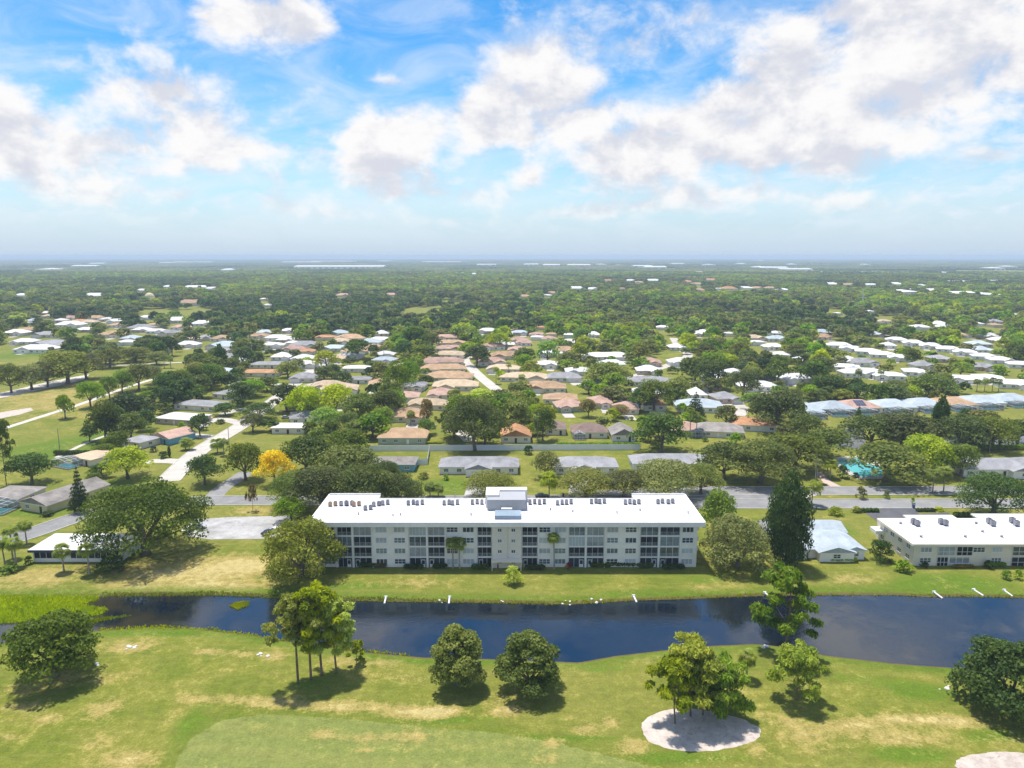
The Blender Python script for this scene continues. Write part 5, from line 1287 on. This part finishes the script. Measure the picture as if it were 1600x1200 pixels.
# the plain out to the horizon: patches of canopy
def canopy_patch(seed, mat, size=110.):
    r = np.random.default_rng(seed); V = []; F = []; Tn = []
    bm = bmesh.new(); bmesh.ops.create_icosphere(bm, subdivisions=1, radius=1); iv = np.array([v.co[:] for v in bm.verts]); fi = np.array([[v.index for v in f.verts] for f in bm.faces]); bm.free()
    for k in range(70):
        c = np.array([r.uniform(-.5, .5)*size, r.uniform(-.5, .5)*size, r.uniform(3.5, 6.5)]); s = r.uniform(5.5, 8.5)
        v = iv*(1+r.normal(0, .16, (len(iv), 1)))*[s, s, s*.62]+c; F.append(fi+len(V)*len(iv)); V.append(v); Tn.append(np.clip(r.uniform(0, 1)+r.normal(0, .2, len(iv)), 0, 1))
    return np_mesh('canopy', np.concatenate(V), np.concatenate(F), mat, {'tint': np.concatenate(Tn)})
def far_plain():
    out = []; y = 3200.
    while y < 15500:
        st = 100. if y < 6000 else 150.; xm = y*.80; xs = np.arange(-xm, xm, st)
        out.append(np.stack([xs+rs.uniform(-.4, .4, len(xs))*st, np.full(len(xs), y)+rs.uniform(-.4, .4, len(xs))*st, np.full(len(xs), st/100.)], 1)); y += st
    Q = np.concatenate(out); q = fbm(Q[:, 0]/500, Q[:, 1]/900, 41, 3); kp = q > .30
    for (fx, fy, fr) in FOOT:
        if fy > 2600: kp &= ~((np.abs(Q[:, 0]-fx) < fr+60) & (Q[:, 1] < fy+20) & (Q[:, 1] > fy-650))
    Q = Q[kp]; q = q[kp]; ix = np.where(q < .42, 1, np.where(q < .54, 0, 2)); sc = Q[:, 2]
    pr = []
    for k, m in enumerate(('oak', 'deep', 'olive')):
        o = tag(link('distant_wood', canopy_patch(k, LEAF[m]), loc=(float(Q[k, 0]), float(Q[k, 1]), 0)), kind='stuff'); pr.append(o)
    far_wood('distant_wood', np.stack([Q[3:, 0], Q[3:, 1], np.zeros(len(Q)-3)], 1), ix[3:], np.stack([sc[3:], sc[3:], np.ones(len(Q)-3)*rs.uniform(.8, 1.3, len(Q)-3)], 1), rs.uniform(0, 6.28, len(Q)-3), pr)
far_plain()
# ------------------------------------------------------------------ hedges and shrubs along the apartment building
def hedge(px0, px1, py, label, mat='deep', hgt=1.3, dep=1.7, group=None):
    x0, y0 = G(px0, py); x1, _ = G(px1, py); L = x1-x0; n = max(2, int(L/1.1)); r = random.Random(int(px0))
    lb = [((k+.5)*L/n-L/2, 0, hgt*.5, L/n*.72, dep/2, hgt*.52, r.uniform(.1, .6)) for k in range(n)]
    t = thing('hedge', label, 'hedge', ((x0+x1)/2, y0, 0), 0, group)
    link('foliage', crown_mesh('foliage', lb, int(220+L*150), .14, LEAF[mat], int(px0), inner=.55), t)
    b = MB(); b.box(-L/2+.3, L/2-.3, -.12, .12, -.03, hgt*.5); b.build('stem', BARK, t); FOOT.append(((x0+x1)/2, y0, 1))
for (a, c, py) in ((632, 660, 889), (678, 697, 888), (738, 762, 889), (821, 850, 890), (922, 953, 886), (955, 993, 885), (997, 1020, 887), (1035, 1068, 889), (560, 585, 886)):
    hedge(a, c, py, 'clipped dark hedge at the foot of the apartment balconies', group='clipped hedges before the apartment building')
hedge(586, 603, 886, 'short reddish brown shrub row at the foot of the apartment wall', 'rust', 1.1); hedge(842, 866, 881, 'red-leaved planting beside the stair block', 'red', .9); hedge(1064, 1086, 883, 'low green shrubs at the open end of the apartment wall', 'oak', .9)
hedge(1297, 1338, 877, 'yellow-green low hedge under the window band of the grey-roofed white house', 'lime', .9, 1.1); hedge(1490, 1520, 887, 'red and green flower border of the cream block', 'rust', .8, 1.)
hedge(1540, 1570, 885, 'clipped bright shrubs before the cream block', 'green', 1.1); hedge(1345, 1372, 800, 'low hedge by the parking of the cream block', 'deep', 1.2); hedge(1432, 1460, 799, 'dark hedge at the near road edge', 'deep', 1.0); hedge(1490, 1515, 808, 'dark hedge behind the cream block roof', 'deep', 1.6, 2.2)
hedge(1520, 1700, 703, 'long green hedge behind the grey hip-roofed house', 'green', 2.2, 2.5); hedge(85, 140, 711, 'dark clipped hedge behind the straw-roofed house', 'deep', 2.0, 2.2)
hedge(870, 1000, 697, 'line of shrubs along the inside of the white fence', 'green', 1.6, 2.0); hedge(640, 690, 693, 'low shrubs beside the pale green-walled house', 'lime', 1.0, 1.4)
for i, (px, py, w, yt, m, lab) in enumerate(((448+400, 884, 16, 870, 'lime', 'bright lime shrub beside the slim palm'), (888, 888, 11, 877, 'red', 'red shrub at the foot of the apartment building'), (1305, 804, 24, 790, 'lime', 'pale yellow-green shrub on the cream block lawn'), (1338, 800, 20, 790, 'lime', 'yellow-green clipped shrub on the cream block lawn'), (1467, 798, 16, 791, 'lime', 'small yellow shrub beside the near road'),
        (1412, 892, 32, 872, 'green', 'leafy banana-like shrub at the corner of the cream block'), (1445, 886, 14, 877, 'deep', 'small dark round shrub before the cream block'), (1545, 888, 18, 874, 'deep', 'dark shrub between windows of the cream block'), (1572, 905, 16, 888, 'green', 'ring-shaped clipped shrub on the cream block lawn, first half'), (1590, 905, 16, 888, 'green', 'ring-shaped clipped shrub on the cream block lawn, second half'),
        (175, 890, 44, 866, 'deep', 'dark shrubs at the oak end of the pavilion'), (45, 882, 14, 866, 'deep', 'dark clipped shrub at the palm end of the pavilion'), (15, 894, 30, 880, 'green', 'low leafy planting under the palm clump'), (640, 775, 24, 762, 'oak', 'small shrub under the oak mass'), (662, 748, 18, 736, 'olive', 'silvery shrub beside the blue-walled house'), (697, 750, 12, 739, 'green', 'small young tree on the duplex lawn'),
        (826, 710, 17, 693, 'deep', 'clipped dark cylinder shrub at the white fence'), (1316, 747, 22, 724, 'deep', 'dark shrub at the near edge of the pool'), (1337, 746, 12, 737, 'deep', 'small round shrub at the pool edge'), (240, 706, 14, 695, 'deep', 'round dark shrub on the concrete street lawn'), (255, 716, 16, 703, 'deep', 'rounded shrub beside the thin cypress'), (285, 670, 16, 657, 'green', 'round bright shrub before the salmon-walled house'), (345, 662, 16, 654, 'deep', 'shrub island in the loop driveway'),
        (75, 806, 22, 797, 'deep', 'low clipped shrub at the yellow gable wall'), (1385, 779, 11, 764, 'green', 'small palm-like shrub on the road median'), (1426, 787, 7, 776, 'green', 'tiny tree at the near road kerb'), (1345, 779, 18, 757, 'olive', 'thin pale tree on the road median'), (1595, 1010, 1, 1009, 'green', None))):
    if lab: tree_px(px, py, w, yt, 'bush', m, 2, lab)
tree_px(265, 714, 5, 695, 'column', 'deep', 3, 'thin dark cypress on the concrete street lawn')
for (px, py, w, yt) in ((395, 798, 18, 758), (1592, 640, 10, 620), (150, 700, 12, 690)):                  # bare grey tree by the lot
    if px == 395: tree_px(px, py, w, yt, 'pine', 'rust', 3, 'nearly bare grey tree on the verge by the parking lot')
for i in range(26):                                                                                   # shrubs dotted over the quarter's lawns
    px = 430+RNG.random()*800; py = 600+RNG.random()*95; x, y = G(px, py)
    if min(math.hypot(x-fx, y-fy)-fr for fx, fy, fr in FOOT) < 1.5: continue
    tree(x, y, RNG.uniform(2, 4), RNG.uniform(1.5, 2.8), 'bush', ('green', 'deep', 'lime', 'oak')[i % 4], 3, 'round garden shrub on a lawn of the quarter', 'garden shrubs of the quarter')

# ------------------------------------------------------------------ marsh at the left end of the canal
def reeds(name, outline, n, seed, hgt=.7, z0=WATER_Z):
    r = np.random.default_rng(seed); P = np.array([G(px, py, z0) for px, py in outline]); lo, hi = P.min(0), P.max(0); q = r.uniform(lo, hi, (n*3, 2)); sd_ = poly_sd(q[:, 0], q[:, 1], P); q = q[(sd_ > 0) & (r.random(len(q)) < np.clip(sd_/1.0+.4, 0, 1))][:n]
    m = len(q); z = np.maximum(ground_z(q[:, 0], q[:, 1]), z0)-.05; a = r.uniform(0, 6.28, m); w = r.uniform(.10, .28, m); h = hgt*r.uniform(.4, 1.2, m); lx, ly = r.normal(0, .25, m)*h, r.normal(0, .25, m)*h
    V = np.empty((m, 4, 3)); dx, dy = np.cos(a)*w, np.sin(a)*w
    V[:, 0] = np.stack([q[:, 0]-dx, q[:, 1]-dy, z], 1); V[:, 1] = np.stack([q[:, 0]+dx, q[:, 1]+dy, z], 1); V[:, 2] = np.stack([q[:, 0]+dx*.4+lx, q[:, 1]+dy*.4+ly, z+h], 1); V[:, 3] = np.stack([q[:, 0]-dx*.4+lx, q[:, 1]-dy*.4+ly, z+h], 1)
    return tag(link(name, np_mesh(name, V.reshape(-1, 3), np.arange(4*m).reshape(-1, 4), LEAF['reed'], {'tint': np.repeat(np.clip(fbm(q[:, 0]/4, q[:, 1]/4, 5)+r.normal(0, .15, m), 0, 1), 4)})), 'yellow-green reeds and marsh plants in the shallow end of the canal', None, None, 'stuff')
reeds('marsh_reeds', [(-200, 936), (0, 932), (158, 932), (150, 940), (125, 946), (170, 952), (160, 960), (120, 968), (0, 975), (-200, 985)], 15000, 1)
reeds('marsh_reeds', [(155, 972), (205, 962), (160, 966), (110, 972), (120, 984)], 1200, 2, .5)
reeds('floating_plants', [(358, 947), (370, 941), (390, 940), (388, 947), (372, 953)], 900, 3, .4)
b = MB(); pts_ = [G(px, py) for px, py in ((180, 972), (230, 962), (275, 955), (310, 952))]
reeds('canal_bank_grass', [(150, 983), (240, 977), (330, 981), (480, 1003), (640, 1023), (640, 1027), (470, 1008), (310, 985), (160, 988)], 2500, 5, .45); reeds('canal_bank_grass', [(160, 933), (330, 931), (520, 939), (700, 942), (700, 938), (520, 934), (330, 926), (160, 928)], 3000, 6, .4)
reeds('canal_bank_grass', [(700, 942), (885, 946), (1000, 939), (1200, 932), (1400, 931), (1600, 935), (1600, 931), (1200, 928), (885, 941), (700, 938)], 4000, 7, .3)

# drain pipes and stones on the far shore
PIPE = plain('white_pipe', (.72, .71, .70), .6, .06, 1.)
for i, (px, py, dx) in enumerate(((602, 938, 0), (702, 938, 0), (991, 936, 1), (1197, 931, 3), (1463, 930, 2), (1525, 926, 2.5), (1573, 927, 1.5))):
    x, y = G(px, py, -.3); b = MB(); b.tube([(0, 0, .1), (dx*.4, -2.2, -.42)], [.22, .22], 10); b.box(-.35, .35, -.15, .15, -.35, .38)
    tag(b.build('drain_pipe', PIPE, loc=(x, y+1.0, -.1)), 'short white drain pipe running down the far canal bank', 'drain pipe', 'drain pipes along the canal')
STONE = plain('pale_limestone', (.62, .60, .55), .9, .15, 2.)
rk = []
for (px, py, n_) in ((885, 939, 5), (932, 937, 3), (690, 937, 2), (1048, 935, 2), (205, 1013, 9), (412, 1024, 6), (1195, 1010, 4), (1475, 1075, 6), (68, 1050, 4), (147, 1042, 2), (787, 935, 2)):
    for k in range(n_):
        x, y = G(px+RNG.uniform(-9, 9), py+RNG.uniform(-2.5, 2.5)); s = RNG.uniform(.16, .42); bm = bmesh.new(); bmesh.ops.create_icosphere(bm, subdivisions=2, radius=s)
        for v in bm.verts: v.co *= 1+RNG.uniform(-.16, .16); v.co.z *= .6
        me = bpy.data.meshes.new('rock'); bm.to_mesh(me); bm.free(); me.materials.append(STONE)
        tag(link('rock', me, loc=(x, y, gz(x, y)+s*.2)), 'pale limestone rock on the grass by the canal', 'rock', 'pale rocks about the canal')

# ------------------------------------------------------------------ cars
CARP = {c: plain('car_paint_'+c, v, .25, .04, 1., .6) for c, v in (('white', (.72, .72, .72)), ('black', (.02, .02, .023)), ('silver', (.42, .43, .44)), ('red', (.35, .03, .03)), ('blue', (.05, .09, .2)))}
TYRE = plain('tyre_rubber', (.02, .02, .02), .9, .1); RIM = plain('wheel_rim', (.4, .4, .42), .35, .1); LAMP = plain('lamp_glass', (.6, .6, .58), .2, .02); TAIL = plain('tail_lamp', (.4, .02, .02), .3, .02)
def car(x, y, rz, col, label, z=.06, group=None):
    t = thing('parked_car', label, 'car', (x, y, z), math.radians(rz), group)
    prof = [(-2.25, .35), (-2.28, .75), (-2.1, .95), (-1.3, 1.02), (1.0, 1.0), (2.05, .88), (2.25, .68), (2.22, .35)]
    b = MB(); n = len(prof)
    for s in (-1, 1):
        pl = [(px, s*.88*(1 if pz < .9 else .94), pz) for px, pz in prof]; b.poly(pl if s < 0 else pl[::-1])
    for i in range(n):
        p, q = prof[i], prof[(i+1) % n]; f = lambda a, s: (a[0], s*.88*(1 if a[1] < .9 else .94), a[1]); b.quad(f(p, 1), f(q, 1), f(q, -1), f(p, -1))
    b.build('body', CARP[col], t)
    g = MB(); lo = [(-1.75, .80), (.95, .80)]; hi = [(-1.15, .62), (.25, .62)]
    A = [(-1.75, -.8, 1.0), (.95, -.8, 1.0), (.95, .8, 1.0), (-1.75, .8, 1.0)]; B = [(-1.2, -.62, 1.46), (.25, -.62, 1.46), (.25, .62, 1.46), (-1.2, .62, 1.46)]
    for i in range(4): j = (i+1) % 4; g.quad(A[i], A[j], B[j], B[i])
    g.build('window', GLASS, t)
    g = MB(); g.box(-1.22, .27, -.64, .64, 1.455, 1.5); g.build('roof', CARP[col], t)
    for wx in (-1.4, 1.4):
        for s in (-1, 1):
            w = MB(); w.tube([(wx, s*.72, .32), (wx, s*.91, .32)], [.33, .33], 14); wo = w.build('wheel', TYRE, t); w = MB(); w.tube([(wx, s*.905, .32), (wx, s*.925, .32)], [.2, .19], 10); w.build('rim', RIM, wo)
    for s in (-1, 1):
        h = MB(); h.box(2.2, 2.27, s*.62-.18, s*.62+.18, .58, .74); h.build('headlight', LAMP, t); h = MB(); h.box(-2.31, -2.24, s*.66-.14, s*.66+.14, .66, .86); h.build('tail_light', TAIL, t)
for (px, py, rz, c, lab) in ((433, 831, 58, 'white', 'white car parked at the edge of the parking lot under the oak'), (421, 835, 50, 'black', 'black car parked next to the white one by the oak'), (847, 778, 4, 'black', 'black car on the road behind the apartment building'), (674, 666, 5, 'white', 'white car on the driveway behind the pale green-walled house'), (447, 654, 10, 'silver', 'silver car beside the half-hidden grey house'), (492, 603, 30, 'red', 'red car in the driveways of the bright grove'), (505, 588, 10, 'white', 'white car by the small grey house'), (325, 655, -10, 'silver', 'silver car on the loop driveway'), (903, 749, 88, 'silver', 'silver car on the duplex driveway'), (1082, 646, 20, 'white', 'white car near the broad conifer'), (310, 826, 10, 'silver', 'silver car half under the huge live oak'), (296, 830, 70, 'white', 'white car deep under the huge live oak')):
    x, y = G(px, py); car(x, y, rz, c, lab)

# ------------------------------------------------------------------ poles, bins, mailboxes
WOOD = plain('weathered_pole', (.30, .26, .22), .9, .2, 1.); POLEW = plain('pale_pole', (.62, .61, .60), .6, .06, 1.)
def pole(px, py, yt, label, mat=WOOD, arm=2.2, r=.16):
    x, y = G(px, py); h = height_for(x, y, yt); t = thing('utility_pole', label, 'utility pole', (x, y, 0))
    b = MB(); b.tube([(0, 0, -.1), (0, 0, h)], [r, r*.7], 8); b.build('shaft', mat, t)
    if arm: b = MB(); b.box(-arm/2, arm/2, -r*1.5, -r*.72, h*.93-.08, h*.93+.08); b.build('crossarm', mat, t)
    PROTECT.append((px-2, yt, px+2, py, y))
for q in ((94, 708, 670, 'wooden utility pole on the golf course edge', WOOD, 0), (345, 545, 512, 'pale pole beyond the golf course grove', POLEW, 2), (395, 572, 538, 'pale street lamp pole at the top of the concrete street', POLEW, 2), (386, 570, 543, 'second pale pole at the top of the concrete street', POLEW, 0), (359, 708, 668, 'thin lamp pole on the concrete street verge', WOOD, 0), (1546, 708, 667, 'utility pole with crossarm before the grey hip-roofed house', WOOD, 4.0), (748, 660, 676-60, 'thin pole behind the dome-shaped oak', POLEW, 0), (1272, 772, 712, 'slim pole at the pool path', WOOD, 0), (266, 572, 543, 'thin pole on the golf course', POLEW, 0), (296, 612, 590, 'thin pole by the hedge belt', WOOD, 0), (699+12, 785, 768, 'white lamp post on the duplex lawn', POLEW, 0)):
    pole(*q)
x, y = G(1347, 482); h = height_for(x, y, 452); t = thing('transmission_mast', 'white mast with one crossbar rising from the far trees', 'mast', (x, y, 0))
b = MB(); b.tube([(0, 0, -.2), (0, 0, h)], [1.1, .8], 8); b.build('shaft', POLEW, t); b = MB(); b.box(-6, 6, -1.2, -.9, h*.55, h*.55+1.0); b.build('crossbar', POLEW, t)
for i, (px, py, c) in enumerate(((1427, 794, 'blue'), (880, 776, 'black'))):
    x, y = G(px, py); t = thing('wheelie_bin', ('blue wheelie bin at the road edge', 'dark wheelie bin at the kerb behind the apartment building')[i], 'bin', (x, y, .05))
    b = MB(); b.quad((-.28, -.35, 0), (.28, -.35, 0), (.34, -.42, 1.05), (-.34, -.42, 1.05)); b.quad((.28, .35, 0), (-.28, .35, 0), (-.34, .42, 1.05), (.34, .42, 1.05)); b.quad((.28, -.35, 0), (.28, .35, 0), (.34, .42, 1.05), (.34, -.42, 1.05)); b.quad((-.28, .35, 0), (-.28, -.35, 0), (-.34, -.42, 1.05), (-.34, .42, 1.05)); b.build('tub', CARP[c], t)
    b = MB(); b.box(-.36, .36, -.44, .44, 1.051, 1.13); b.build('lid', CARP[c], t)

# ------------------------------------------------------------------ labels that tell look-alikes apart by what stands near them
MARKS = [(748, 741, 'the duplex next to the blue-walled house'), (916, 741, 'the duplex behind the middle of the apartments'), (614, 737, 'the blue-walled house'), (1052, 736, 'the long low grey-roofed house'), (628, 694, 'the pale green-walled house'), (806, 692, 'the orange-roofed cream house'),
    (922, 685, 'the brown-roofed house with porch'), (1068, 682, 'the pink-roofed house with screened pool'), (1178, 674, 'the orange-roofed white-walled house'), (1340, 740, 'the turquoise swimming pool'), (1560, 745, 'the grey hip-roofed house'), (54, 800, 'the yellow gabled corner house'), (128, 727, 'the straw-roofed pool house'),
    (250, 693, 'the pink-roofed blue-walled house'), (272, 664, 'the white-roofed salmon house'), (349, 624, 'the pale grey gabled house'), (404, 589, 'the orange-brown flat-pitched house'), (430, 748, 'the yellow flowering tree'), (478, 662, 'the half-hidden grey-roofed house'), (555, 582, 'the white-roofed house in the grove'),
    (742, 704, 'the dome-shaped oak'), (1034, 706, 'the dark tree ending the white fence'), (1086, 656, 'the broad dark conifer'), (1348, 646, 'the solar-panelled house'), (1500, 641, 'the tan-roofed pond house'), (1467, 690, 'the dark narrow tree'), (345, 582, 'the dark columnar tree by the grove'), (102, 654, 'the single fairway tree'),
    (230, 471, 'the yellow-domed hall'), (529, 419.5, 'the very long white warehouse'), (1347, 482, 'the white mast'), (711, 611, 'the widest straw roof of the middle row'), (850, 614, 'the widest tan roof across the street'), (1014, 604, 'the wide grey roof of the leafy quarter'), (950, 563, 'the wide white roof of the leafy quarter'),
    (1390, 594, 'the slanting white terrace'), (1510, 600, 'the largest white terrace roof'), (228, 866, 'the huge live oak'), (1228, 884, 'the columnar tree'), (803, 912, 'the round lawn shrub'), (470, 899, 'the oak hiding the apartment end'), (87, 1058, 'the lone dark tree'), (716, 1071, 'the olive-green oak'), (1090, 1140, 'the white sand bed'), (1226, 1020, 'the very tall waterside pine'), (1575, 1108, 'the large leaning dark tree'),
    (793, 800, 'the lift house'), (515, 886, 'the oak-hidden apartment end'), (1080, 886, 'the open apartment end'), (1412, 892, 'the banana-like shrub'), (75, 545, 'the broad grey far-off roof'), (345, 547, 'the blue-grey far-off roof'), (546, 534, 'the wide tan far-off roof'), (1465, 460, 'the broadest hall of the near plain')]
MARKP = [(G(px, py), ph) for px, py, ph in MARKS]
ORD = ['nearest', 'second nearest', 'third nearest', 'fourth nearest', 'fifth nearest', 'sixth nearest', 'seventh nearest', 'eighth nearest', 'ninth nearest', 'tenth nearest', 'eleventh nearest', 'twelfth nearest']+[q+' nearest' for q in 'thirteenth fourteenth fifteenth sixteenth seventeenth eighteenth nineteenth twentieth'.split()]
BASE = {}
def base_look(o):
    l = o['label']; k = o.name.split('.')[0]; g = o.get('group', '')
    for a, b_ in (('dark green broad tree of', 'dark green broad tree'), ('very dark dense tree of', 'very dark dense tree'), ('grey-green oak of', 'grey-green oak'), ('fresh green tree of', 'fresh green tree'), ('yellow-green tree of', 'yellow-green tree'), ('far-off tree', 'far-off small tree'), ('far-off ', ' '.join(l.split()[:3])), ('pale flat hall', 'pale flat far-off hall'),
                  ('tan-tiled', 'tan-tiled row house'), ('pink-tan tiled', 'pink-tan tiled house'), ('pale grey roofed', 'pale-roofed house'), ('pale blue-grey roofed garden', 'pale blue-grey garden house'), ('straw-roofed garden', 'straw-roofed garden house'), ('white-roofed garden', 'white-roofed garden house'), ('grey-roofed garden', 'grey-roofed garden house'), ('tan-roofed garden', 'tan-roofed garden house'), ('pink-roofed garden', 'pink-roofed garden house'), ('white-roofed terrace', 'white-roofed terrace house'), ('blue-grey roofed', 'blue-grey roofed pool house'), ('leafy tree', 'leafy garden tree'), ('bright green leafy', 'bright green grove tree'), ('dark oak in the belt', 'dark pondside oak'), ('dark oak in the mass', 'dark massed oak'),
                  ('spreading oak between', 'spreading roadside oak'), ('grey-green oak in the row', 'grey-green golf course oak'), ('light green tree beside', 'light green cart path tree'), ('tree in the hedge', 'hedge belt tree'), ('round garden shrub', 'round garden shrub'), ('palm along', 'street palm'), ('slim palm between', 'slim garden palm'), ('cabbage palm in front', 'pavilion cabbage palm'), ('palm in the clump', 'clump palm'),
                  ('pale limestone', 'pale limestone rock'), ('short white drain', 'white canal drain pipe'), ('clipped dark hedge', 'clipped dark balcony hedge'), ('grey rooftop air', 'grey rooftop air conditioner'), ('rust brown rooftop', 'rust brown rooftop air conditioner'), ('grey air conditioner', 'grey air conditioner on the cream block'), ('small grey vent', 'small vent on the apartment roof'), ('low grey vent', 'low vent on the cream block'), ('thin dark antenna', 'thin roof antenna')):
        if l.startswith(a): return b_
    return None
def relabel():
    sets = {}
    for o in COL.objects:
        if o.parent or 'label' not in o or not o.get('group'): continue
        bl = base_look(o)
        if not bl: continue
        x, y = o.location.x, o.location.y; z = o.location.z
        if bl == 'pale flat far-off hall': w_ = o.children[0].dimensions.x if o.children else 0; bl = ('small' if w_ < 90 else 'long' if w_ > 250 else 'middling')+' pale far-off hall'
        roof = z > 5 and 'cream' not in bl
        d, ph = min((math.hypot(x-mx, y-my), ph) for (mx, my), ph in MARKP if not roof or ph in ('the lift house', 'the oak-hidden apartment end', 'the open apartment end'))
        sets.setdefault((bl, ph, o['group']), []).append((d, o))
    for (bl, ph, g), lst in sets.items():
        lst.sort(key=lambda q: q[0])
        for i, (d, o) in enumerate(lst):
            if len(lst) == 1: o['label'] = bl+' near '+ph
            elif i < len(ORD): o['label'] = bl+', '+ORD[i]+' to '+ph
            else: o['label'] = bl+', in the crowd around '+ph
relabel()

# ------------------------------------------------------------------ the moist air over the plain
def haze():
    b = MB(); b.box(-19000, 19000, -400, 19000, -4.0, CAM_H+9); me = b.mesh('haze', [])
    m = bpy.data.materials.new('moist_air'); m.use_nodes = True; N = m.node_tree.nodes; N.clear(); o = N.new('ShaderNodeOutputMaterial'); v = N.new('ShaderNodeVolumePrincipled')
    v.inputs['Color'].default_value = (.70, .85, 1.0, 1); v.inputs['Density'].default_value = HAZE; v.inputs['Anisotropy'].default_value = .0
    m.node_tree.links.new(v.outputs[0], o.inputs['Volume']); me.materials.append(m)
    tag(link('haze', me), kind='stuff')
HAZE = 1.3e-4
haze()
